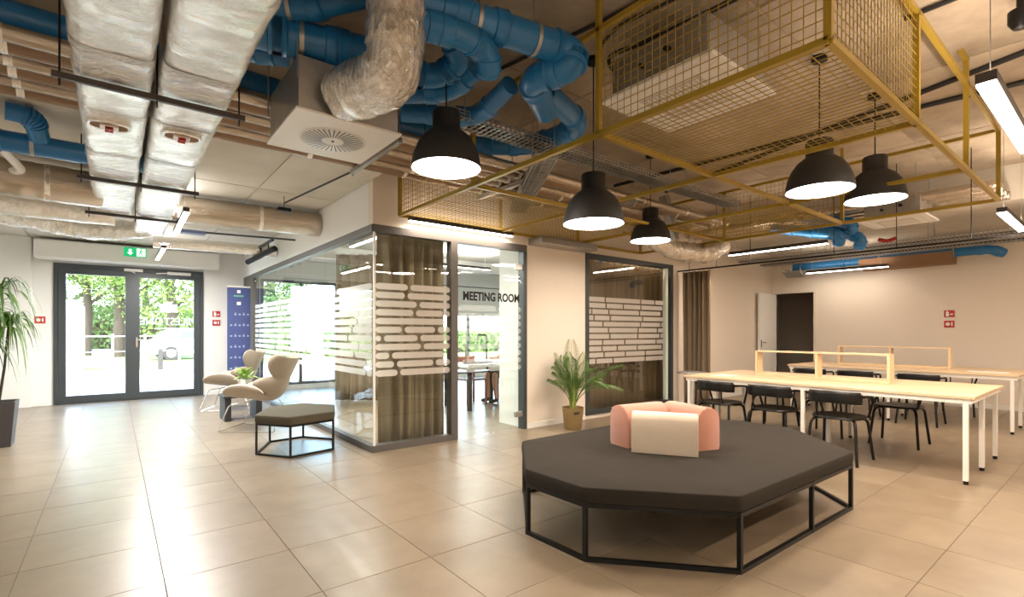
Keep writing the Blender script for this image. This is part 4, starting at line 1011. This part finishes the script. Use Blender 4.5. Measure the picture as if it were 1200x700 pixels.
# cables and lines on the ceiling
def cable(label, path, r=.012, m='black_matte', name='ceiling_cable', cat='cable'):
    p = fillet(path, .15, 5); return solo(name, MB().tube(p, r, 7), M[m], label, cat, loc=tuple(p[len(p)//2]), smooth=True)
zz = ZC-.03
cable('black cable on the ceiling running to the cassette over the mesh', [tuple(atz(330, 200, zz)), tuple(atz(700, 28, zz)), tuple(atz(790, -20, zz))], .014)
cable('black cable drooping from the ceiling beside the cassette housing', [tuple(atz(800, -6, zz)), tuple(atz(725, 30, zz)), tuple(atz(705, 50, zz-.1)), tuple(atz(702, 80, zz-.12))], .012)
cable('insulated black refrigerant line feeding the cassette above the mesh', [tuple(atz(900, -20, zz-.1)), tuple(atz(760, 48, zz-.1)), tuple(atz(710, 66, zz-.1)), tuple(atz(722, 88, 3.12)), tuple(atz(728, 108, 3.08))], .018)
cable('black refrigerant line crossing the ceiling above the desks, nearer one', [tuple(atz(780, 225, zz)), tuple(atz(860, 195, zz)), tuple(atz(1050, 120, zz)), tuple(atz(1260, 38, zz))], .022)
cable('black refrigerant line crossing the ceiling above the desks, farther one', [tuple(atz(720, 218, zz)), tuple(atz(1080, 125, zz)), tuple(atz(1260, 82, zz))], .022)
cable('thin black line crossing the ceiling right of the cage top', [tuple(atz(1060, 22, zz)), tuple(atz(1160, -18, zz))], .016)
cable('dark conduit hanging along the ceiling to the motion sensor', [(1.81, 4.80, 2.84), (1.57, 6.30, 2.80)], .010)
cable('red cable loop over the far window below the cage', [tuple(atd(730, 272, 6.4)), tuple(atd(745, 278, 6.4)), tuple(atd(756, 281, 6.4))], .012, 'red')
cable('red conduit coil above the trays by the far wall', [tuple(atd(1030, 281, 8.2)), tuple(atd(1040, 283, 8.2)), tuple(atd(1050, 279, 8.1))], .03, 'red')
solo('motion_sensor', MB().box(1.50, 6.26, 2.70, 1.64, 6.34, 2.74).tube([(1.57, 6.3, 2.74), (1.57, 6.3, ZL)], .004, 6), M['black'], 'small black box sensor hanging from the light ceiling near the wide duct', 'sensor')
solo('ceiling_camera', MB().lathe([(0, 3.16), (.035, 3.17), (.06, 3.21), (.06, 3.28), (.02, 3.30), (.02, ZC)], tuple(atz(1196, 18, 3.25).xy)+(0,), 18), M['black'], 'small black dome camera on the ceiling in the top right corner', 'camera', smooth=True)
for k, (y0_, y1_) in enumerate([(4.35, 4.9), (3.6, 4.9), (2.9, 4.9), (4.0, 4.9)]):
    x = 7.95+k*.26
    foil_tube('insulated_pipe', '%s of the pale foil pipes over the curtain rail near the cage corner' % ['first', 'second', 'third', 'fourth'][k], [(x, 1.0, 2.98), (x, 5.0, 2.98)], .055, M['clad'], .006, seg_len=.15, cat='pipe', seed=50+k, n=12)
foil_tube('flexible_duct', 'short crinkled silver hose above the window right of the farthest pendant', [tuple(atd(762, 278, 6.7)), tuple(atd(790, 294, 6.9)), tuple(atd(830, 298, 7.2)), tuple(atd(846, 288, 7.3))], .13, M['foil_flex'], .035, seed=31, fr=.12)
t = thing('perforated_bracket', 'perforated steel mounting plate hanging behind the farthest pendant lamp', 'bracket', (5.9, 4.0, 2.7))
mb = MB(); p = atd(778, 230, 6.6); q = atd(790, 282, 6.6); mb.bar(p, q, .10, up=(1,0,0)); part('plate', mb, M['steel'], t)
solo('air_duct_box', MB().box(4.28, 4.76, 2.42, 5.34, 5.03, 2.51), M['steel'], 'flat grey metal duct box on the wall between meeting room door and window', 'duct', bevel=.01)
solo('air_duct_box', MB().box(11.0, 1.95, 2.44, 11.34, 3.3, 2.64), M['cardboard'], 'brown duct box on the far wall below the blue pipe', 'duct')
# frame of cable carriers near the far corner
tray('stack of steel trays in the far corner above the open door', (10.0, 4.1), (11.2, 4.5), 2.42, .30, ZRR)

# track lights by the partition
t = thing('track_light', 'black track with three cylindrical spots above the end of the glass wall', 'lamp', (1.86, 8.9, 2.6))
part('track', MB().bar((1.86, 8.1, 2.66), (1.86, 9.9, 2.66), .035), M['black'], t)
for y in (8.3, 8.8, 9.3):
    s = part('spot_head', MB().tube([(1.93, y-.02, 2.56), (1.80, y+.30, 2.48)], .045, 14), M['black'], t, smooth=40)
    part('spot_arm', MB().tube([(1.87, y+.12, 2.66), (1.87, y+.12, 2.53)], .010, 8), M['black'], s)
t = thing('track_rail', 'thin grey lighting rail under the wide round duct', 'rail', (1.3, 7.6, 2.56))
part('rail', MB().bar((.75, 7.55, 2.56), (1.98, 7.35, 2.56), .022), M['dark_frame'], t)
part('power_box', MB().box(.66, 7.48, 2.53, .92, 7.62, 2.57), mat('blue_grey', (.12, .16, .28), .5), t, label='blue grey feed box')

# ------------------------------------------------------------------ entrance fittings
t = thing('air_curtain', 'long white air curtain unit above the entrance doors', 'air curtain', (.3, 11.5, 2.66))
part('body', MB().box(-1.05, 11.36, 2.515, 1.64, 11.66, 2.83), M['white_plastic'], t, bevel=.03)
part('outlet_strip', MB().box(-1.0, 11.40, 2.505, 1.60, 11.50, 2.516), M['white_metal'], t)
# exit signs
def man(mb, cx, cz, s, f):
    """running man pictogram as flat polygons"""
    def q(pts): mb.add([f(cx+x*s, cz+z*s) for x, z in pts], [tuple(range(len(pts)))])
    q([(.05+.09*math.cos(a), .38+.09*math.sin(a)) for a in [2*PI*k/10 for k in range(10)]])
    q([(-.02, .27), (.12, .25), (.02, -.05), (-.12, -.02)]); q([(-.02, .27), (-.25, .12), (-.22, .05), (.0, .17)]); q([(.10, .25), (.27, .10), (.23, .04), (.05, .16)])
    q([(-.10, 0), (-.02, -.03), (-.18, -.40), (-.28, -.38)]); q([(.0, 0), (.06, -.03), (.20, -.18), (.12, -.42), (.05, -.40), (.10, -.20), (-.06, -.08)])
def exit_sign(label, o, ux, arrow='down', w_=.32, h_=.16, zc=ZL, hang=True):
    o = Vector(o); ux = Vector(ux).normalized(); n = ux.cross(Vector((0,0,1))); t = thing('exit_sign', label, 'sign', o)
    def f(u, v, e=.012): return o+ux*u+Vector((0,0,v))+n*e
    mb = MB(); mb.add([f(-w_/2, -h_/2, .008), f(w_/2, -h_/2, .008), f(w_/2, h_/2, .008), f(-w_/2, h_/2, .008), f(-w_/2, -h_/2, -.008), f(w_/2, -h_/2, -.008), f(w_/2, h_/2, -.008), f(-w_/2, h_/2, -.008)],
                      [(0,1,2,3),(4,7,6,5),(0,4,5,1),(1,5,6,2),(2,6,7,3),(3,7,4,0)])
    part('sign_plate', mb, M['green'], t)
    p = MB(); s = h_
    mid = -w_*.22; p.add([f(mid-.02, .05), f(mid-.02, -.01), f(mid-.045, -.01), f(mid, -.055), f(mid+.045, -.01), f(mid+.02, -.01), f(mid+.02, .05)], [tuple(range(7))])
    p.add([f(.02, -h_*.42), f(w_*.45, -h_*.42), f(w_*.45, h_*.42), f(.02, h_*.42)], [(0,1,2,3)])
    part('pictogram', p, M['sign_white'], t, fix=False, label='white arrow and door panel')
    p = MB(); man(p, w_*.25, 0, h_*.85, lambda u, v: f(u, v, .014)); part('running_man', p, M['green'], t, fix=False, label='green running figure')
    if hang:
        for q_ in (-w_*.4, w_*.4): part('hanger_wire', MB().tube([f(q_, h_/2, 0), Vector((f(q_, 0, 0).x, f(q_, 0, 0).y, zc))], .003, 5), M['steel'], t)
    return t
exit_sign('green exit sign with down arrow hanging before the air curtain', (.285, 11.0, 2.675), (1, 0, 0), hang=True)
# little red fire signs
def fire_sign(label, o, ux, glyph):
    o = Vector(o); ux = Vector(ux); n = ux.cross(Vector((0,0,1))); t = thing('fire_sign', label, 'sign', o)
    def f(u, v, e): return o+ux*u+Vector((0,0,v))+n*e
    def quad(mb, u0, v0, u1, v1, e0, e1): mb.add([f(u0,v0,e0),f(u1,v0,e0),f(u1,v1,e0),f(u0,v1,e0),f(u0,v0,e1),f(u1,v0,e1),f(u1,v1,e1),f(u0,v1,e1)], [(0,3,2,1),(4,5,6,7),(0,1,5,4),(1,2,6,5),(2,3,7,6),(3,0,4,7)]); return mb
    part('plate', quad(MB(), -.07, -.06, .07, .06, .001, .006), M['red'], t)
    g = MB()
    if glyph == 0: quad(g, -.045, -.045, -.005, .03, .0065, .008); quad(g, .01, -.02, .05, .0, .0065, .008); quad(g, -.04, .03, -.02, .05, .0065, .008)
    else:
        g.add([f(-.02+.03*math.cos(a), .03*math.sin(a), .008) for a in [2*PI*k/12 for k in range(12)]], [tuple(range(12))]); quad(g, .025, -.03, .045, .03, .0065, .008)
    part('symbol', g, M['white_text'], t, fix=False); return t
fire_sign('upper red fire sign on the far beige wall', (XR-.001, 2.05, 1.59), (0, -1, 0), 0)
fire_sign('lower red fire sign on the far beige wall', (XR-.001, 2.05, 1.41), (0, -1, 0), 1)
fire_sign('upper red fire sign between entrance door and banner', (1.63, YB-.001, 1.64), (1, 0, 0), 0)
fire_sign('lower red fire sign between entrance door and banner', (1.63, YB-.001, 1.46), (1, 0, 0), 1)
fire_sign('red fire button sign on the wall left of the entrance doors', (-1.0, YB-.001, 1.48), (1, 0, 0), 1)
# roll-up banner
t = thing('roll_up_banner', 'dark blue roll-up banner with rows of small pale logos by the glass wall', 'banner', (1.92, 10.9, 0))
bx0, bx1, by = 1.70, 2.10, 10.95
part('banner_sheet', MB().box(bx0, by, .09, bx1, by+.004, 2.14), M['navy'], t)
part('top_bar', MB().box(bx0, by-.008, 2.14, bx1, by+.012, 2.17), M['white_metal'], t)
part('cassette_base', MB().box(bx0-.02, by-.05, 0, bx1+.02, by+.05, .09), M['steel'], t, bevel=.01)
part('support_pole', MB().tube([((bx0+bx1)/2, by+.03, .09), ((bx0+bx1)/2, by+.03, 2.15)], .008, 8), M['steel'], t)
mb = MB(); cx_ = (bx0+bx1)/2
for r in range(6):
    for c in range(5):
        if (r*7+c*3) % 11 == 0: continue
        x = bx0+.05+c*.073; z = 1.60-r*.21; mb.box(x, by-.002, z, x+.035, by-.0005, z+.03)
        if c % 2: mb.box(x+.008, by-.002, z+.035, x+.027, by-.0005, z+.05)
part('logo_row', mb, M['logo'], t, label='rows of small pale logos')
part('logo', MB().box(cx_-.03, by-.002, 2.03, cx_+.03, by-.0005, 2.09).box(cx_-.035, by-.002, 1.80, cx_+.035, by-.0005, 1.86), M['white_text'], t, label='white block logos')
part('green_bar', MB().box(cx_-.09, by-.002, 1.96, cx_+.08, by-.0005, 1.99), M['logo_green'], t, label='green title strip')

# ------------------------------------------------------------------ inside the meeting room
t = thing('meeting_table', 'white meeting table with dark edge seen through the glass door', 'table', (4.95, 7.1, 0))
part('tabletop', MB().box(4.42, 6.68, .70, 5.48, 7.48, .74), M['white_plastic'], t)
part('edge_frame', MB().box(4.44, 6.66, .655, 5.46, 6.69, .70).box(4.44, 7.46, .655, 5.46, 7.48, .70).box(4.44, 6.69, .655, 4.46, 7.46, .70).box(5.44, 6.69, .655, 5.46, 7.46, .70), M['black'], t)
for x in (4.48, 5.42):
    for y in (6.72, 7.43): part('leg', MB().box(x-.03, y-.03, 0, x+.03, y+.03, .655), M['black'], t)
def wc(label, loc, rz):
    t = thing('wooden_chair', label, 'chair', (0, 0, 0))
    part('seat', MB().box(-.21, -.21, .43, .21, .21, .455), M['redwood'], t, bevel=.006)
    for sx in (-.19, .19):
        for sy in (-.19, .19):
            part('leg', MB().bar((sx, sy, 0), (sx, sy, .43 if sy < 0 else .85), .03, up=(1,0,0)), M['redwood'], t)
    part('backrest', MB().box(-.19, .17, .62, .19, .20, .84), M['redwood'], t, bevel=.006)
    t.location = loc; t.rotation_euler = (0, 0, rz); return t
wc('reddish wooden chair at the meeting table behind the glass door', (4.93, 7.36, 0), 0)
wc('reddish wooden chair under the seated person in the meeting room', (5.80, 7.28, 0), -PI/2)
t = thing('wooden_tray', 'brown wooden board lying on the meeting table', 'tray', (4.85, 7.0, .741))
part('board', MB().prism([(4.75+.14*math.cos(a)*1.4, 7.0+.12*math.sin(a)) for a in [2*PI*k/16 for k in range(16)]], .741, .77), M['bark'], t)
part('handle', MB().box(4.93, 6.98, .743, 5.12, 7.02, .765), M['bark'], t)
# seated person (body one continuous skinned mesh)
def person(label, loc, rz):
    t = thing('person', label, 'person', (0, 0, 0))
    J = {'pelvis': (0, 0, .52, .13, .11), 'waist': (.0, 0, .70, .115, .10), 'chest': (.01, 0, .90, .145, .11), 'neckb': (.02, 0, 1.05, .07, .06), 'neck': (.04, 0, 1.12, .05, .05), 'chin': (.07, 0, 1.19, .062, .07), 'head': (.065, 0, 1.27, .078, .09), 'crown': (.05, 0, 1.335, .06, .07)}
    for s, n_ in ((1, 'l'), (-1, 'r')):
        J['hip'+n_] = (.04, s*.09, .52, .095, .09); J['thigh'+n_] = (.24, s*.11, .53, .078, .072); J['knee'+n_] = (.44, s*.12, .51, .058, .058)
        J['calf'+n_] = (.43, s*.12, .34, .052, .056); J['ankle'+n_] = (.40, s*.12, .09, .034, .036); J['heel'+n_] = (.39, s*.12, .045, .035, .035); J['toe'+n_] = (.56, s*.13, .03, .028, .022)
        J['sh'+n_] = (.01, s*.17, 1.0, .062, .06); J['elb'+n_] = (.10, s*.24, .78, .042, .042); J['wr'+n_] = (.34, s*.16, .79, .026, .026); J['palm'+n_] = (.41, s*.14, .795, .032, .018)
        for f, (dy, L_) in enumerate([(-.03, .075), (-.01, .085), (.01, .08), (.03, .065)]):
            J['f%d%s' % (f, n_)] = (.445, s*(.14+dy), .80, .009, .009); J['g%d%s' % (f, n_)] = (.445+L_*.5, s*(.14+dy), .795, .008, .008); J['h%d%s' % (f, n_)] = (.44+L_*.85, s*(.14+dy), .772, .007, .007)
        J['t0'+n_] = (.39, s*.10, .80, .010, .010); J['t1'+n_] = (.43, s*.075, .79, .009, .009)
    E_ = [('pelvis', 'waist'), ('waist', 'chest'), ('chest', 'neckb'), ('neckb', 'neck'), ('neck', 'chin'), ('chin', 'head'), ('head', 'crown')]
    for n_ in 'lr':
        E_ += [('pelvis', 'hip'+n_), ('hip'+n_, 'thigh'+n_), ('thigh'+n_, 'knee'+n_), ('knee'+n_, 'calf'+n_), ('calf'+n_, 'ankle'+n_), ('ankle'+n_, 'heel'+n_), ('heel'+n_, 'toe'+n_), ('chest', 'sh'+n_), ('sh'+n_, 'elb'+n_), ('elb'+n_, 'wr'+n_), ('wr'+n_, 'palm'+n_), ('wr'+n_, 't0'+n_), ('t0'+n_, 't1'+n_)]
        for f in range(4): E_ += [('palm'+n_, 'f%d%s' % (f, n_)), ('f%d%s' % (f, n_), 'g%d%s' % (f, n_)), ('g%d%s' % (f, n_), 'h%d%s' % (f, n_))]
    def skin(name, keys, edges, m, grow=0, root=None, par=t):
        me = bpy.data.meshes.new(name); idx = {k: i for i, k in enumerate(keys)}
        me.from_pydata([J[k][:3] for k in keys], [(idx[a], idx[b]) for a, b in edges], []); me.materials.append(m)
        o = bpy.data.objects.new(name, me); COL.objects.link(o); o.parent = par
        md = o.modifiers.new('skin', 'SKIN'); sv = me.skin_vertices[0].data
        for k, i in idx.items(): sv[i].radius = (J[k][3]+grow, J[k][4]+grow); sv[i].use_root = (k == (root or keys[0]))
        md.use_smooth_shade = True; s = o.modifiers.new('sub', 'SUBSURF'); s.levels = 1; s.render_levels = 1; return o
    body = skin('body', list(J), E_, M['skin'], root='pelvis')
    skin('shirt', ['waist', 'chest', 'neckb', 'shl', 'shr', 'elbl', 'elbr'], [('waist', 'chest'), ('chest', 'neckb'), ('chest', 'shl'), ('chest', 'shr'), ('shl', 'elbl'), ('shr', 'elbr')], M['shirt'], .014, 'chest')
    skin('shorts', ['pelvis', 'waist', 'hipl', 'hipr', 'thighl', 'thighr', 'kneel', 'kneer'], [('pelvis', 'waist'), ('pelvis', 'hipl'), ('pelvis', 'hipr'), ('hipl', 'thighl'), ('hipr', 'thighr'), ('thighl', 'kneel'), ('thighr', 'kneer')], M['shorts'], .014, 'pelvis')
    for n_ in 'lr': skin('shoe', ['ankle'+n_, 'heel'+n_, 'toe'+n_], [('ankle'+n_, 'heel'+n_), ('heel'+n_, 'toe'+n_)], M['black_matte'], .010)
    part('hair', MB().lathe([(.088, 1.27), (.098, 1.31), (.09, 1.36), (.06, 1.395), (0, 1.405)], (.045, 0, 0), 18), M['hair'], t, smooth=True)
    part('nose', MB().add([(.145, -.012, 1.235), (.145, .012, 1.235), (.172, 0, 1.24), (.145, 0, 1.28)], [(0,1,2),(0,2,3),(1,3,2)]), M['skin'], t)
    for s in (1, -1):
        part('eye', MB().lathe([(0, -.012), (.01, -.006), (.012, 0), (.01, .006), (0, .012)], (.134, s*.03, 1.283), 10), M['hair'], t, smooth=True)
        part('ear', MB().lathe([(0, -.03), (.012, -.015), (.012, .015), (0, .03)], (.06, s*.088, 1.26), 10), M['skin'], t, smooth=True)
    part('mouth', MB().box(.136, -.02, 1.205, .148, .02, 1.211), M['red'], t)
    t.location = loc; t.rotation_euler = (0, 0, rz); return t
person('person in pale top, dark shorts and dark shoes seated at the meeting table', (5.76, 7.30, .0), math.radians(180))
solo('monitor_arm', MB().tube(fillet([(5.30, 7.40, .741), (5.30, 7.40, 1.22), (5.12, 7.43, 1.22), (5.12, 7.43, 1.12)], .05), .016, 8), M['black'], 'black bent desk lamp arm standing on the meeting table', 'lamp', smooth=True)
# white beam below the meeting-room ceiling
struct('trim_2', MB().box(XG+.12, 9.6, 2.68, 9.3, 9.8, 2.9), M['wallwhite'])

# ------------------------------------------------------------------ outdoors
struct('ground_paving', MB().box(-40, YB+.2, -.25, 50, 21.5, -.02), M['paving'])
g_ = struct('ground_grass', MB().box(-60, 21.5, -.25, 70, 38, -.03), M['grass'])
struct('ground_road', MB().box(-60, 38, -.25, 70, 52, -.035), M['asphalt'])
struct('ground_far', MB().box(-90, 52, -.3, 100, 120, -.04), M['grass'])
def car(label, loc, rz, m, s=1):
    t = thing('car', label, 'car', (0, 0, 0))
    pr = [(-2.05, .35), (-2.1, .62), (-2.0, .88), (-1.75, .98), (-1.45, 1.32), (-1.0, 1.46), (-.2, 1.48), (.35, 1.40), (1.0, .98), (1.75, .86), (2.05, .68), (2.1, .40), (2.0, .28), (-1.9, .28)]
    def side(y, k): return [(x, y, z if z < .9 else .9+(z-.9)) for x, z in pr]
    n = len(pr); vs = [(x, -.82*(1 if z < 1.0 else .86), z) for x, z in pr]+[(x, .82*(1 if z < 1.0 else .86), z) for x, z in pr]
    part('body', MB().add(vs, [tuple(range(n)), tuple(reversed(range(n, 2*n)))]+[(k, n+k, n+(k+1) % n, (k+1) % n) for k in range(n)]), m, t, bevel=.05, smooth=40)
    for sy in (-1, 1):
        part('side_window', MB().add([(-1.40, sy*.80, 1.0), (.85, sy*.80, 1.0), (.32, sy*.725, 1.34), (-1.15, sy*.725, 1.34)], [(0,1,2,3)]), M['car_glass'], t, fix=False, solid=.02)
        for x in (-1.3, 1.3):
            w_ = part('wheel', MB().tube([(x, sy*.70, .32), (x, sy*.86, .32)], .32, 20), M['rubber'], t, smooth=30)
            part('hub', MB().tube([(x, sy*.80, .32), (x, sy*.875, .32)], .19, 14), M['steel'], w_, smooth=30)
    for x in (2.08,): part('headlight', MB().box(x-.05, -.72, .60, x+.02, -.45, .72).box(x-.05, .45, .60, x+.02, .72, .72), M['white_plastic'], t)
    part('windscreen', MB().add([(1.0, -.70, .99), (1.0, .70, .99), (.40, .62, 1.39), (.40, -.62, 1.39)], [(0,1,2,3)]), M['car_glass'], t, fix=False, solid=.03)
    t.location = loc; t.rotation_euler = (0, 0, rz); t.scale = (s, s, s); return t
def flo(px, py, z=-.03): v = atz(px, py, z); return (v.x, v.y, z)
v = flo(96, 408.5); car('dark blue car parked beyond the grass, seen through the left door', (v[0], v[1], -.035), .05, M['car_blue'])
v = flo(163, 408); car('dark green-grey car parked behind the tree, seen through the door gap', (v[0], v[1]+.5, -.035), .05, M['car_dark'])
v = flo(216, 421); car('white car parked closest, seen through the right entrance door', (v[0]+.6, v[1], -.03), .12, M['car_white'])
def tree(name, label, base, h, crown_r, m, trunk_r, n=9000, seed=1, crown_c=None, squash=.8):
    rd = random.Random(seed); t = thing(name, label, 'tree', base); b = Vector(base)
    part('trunk', MB().tube([b, b+Vector((.1, 0, h*.25)), b+Vector((-.05, .1, h*.55)), b+Vector((0, 0, h*.8))], [trunk_r*1.2, trunk_r, trunk_r*.75, trunk_r*.4], 10), M['bark'], t, smooth=True)
    for k in range(5):
        a = 2*PI*k/5+.4; part('branch', MB().tube([b+Vector((0, 0, h*(.30+.06*k))), b+Vector((crown_r*.35*math.cos(a), crown_r*.35*math.sin(a), h*(.45+.06*k))), b+Vector((crown_r*.65*math.cos(a), crown_r*.65*math.sin(a), h*(.55+.07*k)))], [trunk_r*.5, trunk_r*.35, trunk_r*.15], 6), M['bark'], t, smooth=True)
    blobs = []
    for k in range(16):
        a = rd.uniform(0, 2*PI); r = crown_r*rd.uniform(.1, .75); blobs.append((b+Vector((r*math.cos(a), r*math.sin(a), h*.72+rd.uniform(-.42, .30)*h)), crown_r*rd.uniform(.28, .45)))
    mb = MB()
    for _ in range(n):
        c, R = rd.choice(blobs); d = Vector((rd.gauss(0, 1), rd.gauss(0, 1), rd.gauss(0, 1))).normalized()*R*rd.uniform(.55, 1.05); p = c+Vector((d.x, d.y, d.z*squash))
        u = Vector((rd.gauss(0, 1), rd.gauss(0, 1), rd.gauss(0, .6))).normalized()*rd.uniform(.06, .13); v_ = u.cross(Vector((rd.gauss(0, 1), rd.gauss(0, 1), rd.gauss(0, 1)))).normalized()*rd.uniform(.035, .06)
        mb.add([p-u, p-v_, p+u, p+v_], [(0, 1, 2, 3)])
    part('foliage', mb, m, t, fix=False, kind='stuff'); return t
def gp_(px, y): v = aty(px, HZ, y); return (v.x, y, -.03)
tree('broadleaf_tree', 'broad green tree behind the left entrance door pane', gp_(101, 36), 9.0, 4.0, M['tree1'], .20, seed=1)
tree('broadleaf_tree', 'tree with thick trunk right of the middle of the entrance doors', gp_(138, 33), 8.5, 4.2, M['tree2'], .26, seed=2)
tree('broadleaf_tree', 'yellow green tree behind the right entrance door pane', gp_(200, 30), 8.0, 4.0, M['tree2'], .22, seed=3)
tree('broadleaf_tree', 'darker tree at the far left through the entrance doors', gp_(72, 44), 9.5, 4.5, M['tree1'], .3, seed=4)
tree('broadleaf_tree', 'tree seen through the glass wall of the meeting room', gp_(318, 34), 8.0, 3.6, M['tree1'], .3, seed=5)
tree('broadleaf_tree', 'distant tree beyond the road in the middle of the doorway', gp_(170, 56), 11, 5.5, M['tree1'], .3, seed=7)
def hedge(label, c, size, seed, n=2600):
    rd = random.Random(seed); mb = MB()
    for _ in range(n):
        p = Vector((c[0]+rd.uniform(-.5, .5)*size[0], c[1]+rd.uniform(-.5, .5)*size[1], c[2]+rd.uniform(0, 1)*size[2]))
        u = Vector((rd.gauss(0, 1), rd.gauss(0, 1), rd.gauss(0, 1))).normalized()*.2; v_ = u.cross(Vector((rd.gauss(0, 1), 1, 0))).normalized()*.1
        mb.add([p-u, p-v_, p+u, p+v_], [(0,1,2,3)])
    t = thing('hedge', label, 'hedge', c); part('leaves', mb, M['tree1'], t, fix=False, kind='stuff')
    part('stems', MB().box(c[0]-size[0]*.47, c[1]-.15, -.03, c[0]+size[0]*.47, c[1]+.15, size[2]*.7), M['bark'], t)
hc = gp_(140, 54); hedge('long green hedge beyond the parked cars', (hc[0], 50, -.03), (30, 1.6, 3.3), 3, 9000)
hc = gp_(470, 27); hedge('green bushes outside the meeting room windows', (hc[0], 27, -.03), (17, 1.4, 1.3), 4, 3800)
# white outdoor wall end and posts
a = aty(76, 352, 19); b_ = aty(90, 352, 19)
solo('garden_wall', MB().box(a.x-.6, 18.8, -.03, b_.x, 24, a.z), M['render_white'], 'white rendered wall end outside the left door pane', 'wall')
t = thing('wire_fence', 'thin white metal fence on the grass outside', 'fence', (aty(120, 400, 23).x, 23, 0))
for px in (93, 132, 170, 210):
    p = aty(px, 400, 23); part('fence_post', MB().box(p.x-.03, 22.97, -.03, p.x+.03, 23.03, 1.2), M['white_metal'], t)
a = aty(93, 400, 23).x; b_ = aty(210, 400, 23).x
part('fence_rail', MB().box(a, 22.99, 1.10, b_, 23.01, 1.13).box(a, 22.99, .55, b_, 23.01, .57), M['white_metal'], t)
for k, (px, py, h) in enumerate([(168, 434, .95), (188, 434, .7)]):
    v = flo(px, py); solo('bollard', MB().box(v[0]-.07, v[1]-.07, -.03, v[0]+.07, v[1]+.07, h), M['black_matte'] if k else M['white_metal'], ['pale post with dark box outside the right door, beside the stile', 'thin dark bollard outside the right door pane'][k], 'bollard')

# ------------------------------------------------------------------ repeats share a group phrase
GROUPS = {'curtain': 'taupe curtains', 'cushion': 'cushions on the octagonal bench', 'bench_desk': 'long birch desks', 'shelf_divider': 'shelf dividers on the desks',
    'tube_chair': 'black tube chairs at the desks', 'paper_sheet': 'paper on the desks', 'lounge_chair': 'beige lounge chairs', 'potted_palm': 'potted palms',
    'pendant_lamp': 'black dome pendant lamps', 'linear_light': 'linear LED lights', 'rectangular_duct': 'large rectangular foil ducts', 'duct_hanger': 'hanger rails under the silver ducts',
    'round_duct': 'round foil ducts', 'flexible_duct': 'crinkled flexible ducts', 'insulated_pipe': 'foil-clad pipes', 'pipe_support': 'rails under the pipe bundle', 'cable_tray': 'steel cable trays',
    'blue_pipe': 'blue pipes', 'pipe_branch': 'blue branch bends', 'ceiling_cassette': 'ceiling air conditioning cassettes', 'ceiling_cable': 'cables on the ceiling', 'air_duct_box': 'duct boxes on the walls',
    'fire_sign': 'red fire signs', 'wooden_chair': 'reddish chairs in the meeting room', 'car': 'parked cars', 'broadleaf_tree': 'trees outside', 'hedge': 'hedges outside', 'bollard': 'bollards outside'}
for o in bpy.data.objects:
    b_ = o.name.split('.')[0]
    if o.parent is None and b_ in GROUPS and o.get('label'): o['group'] = GROUPS[b_]
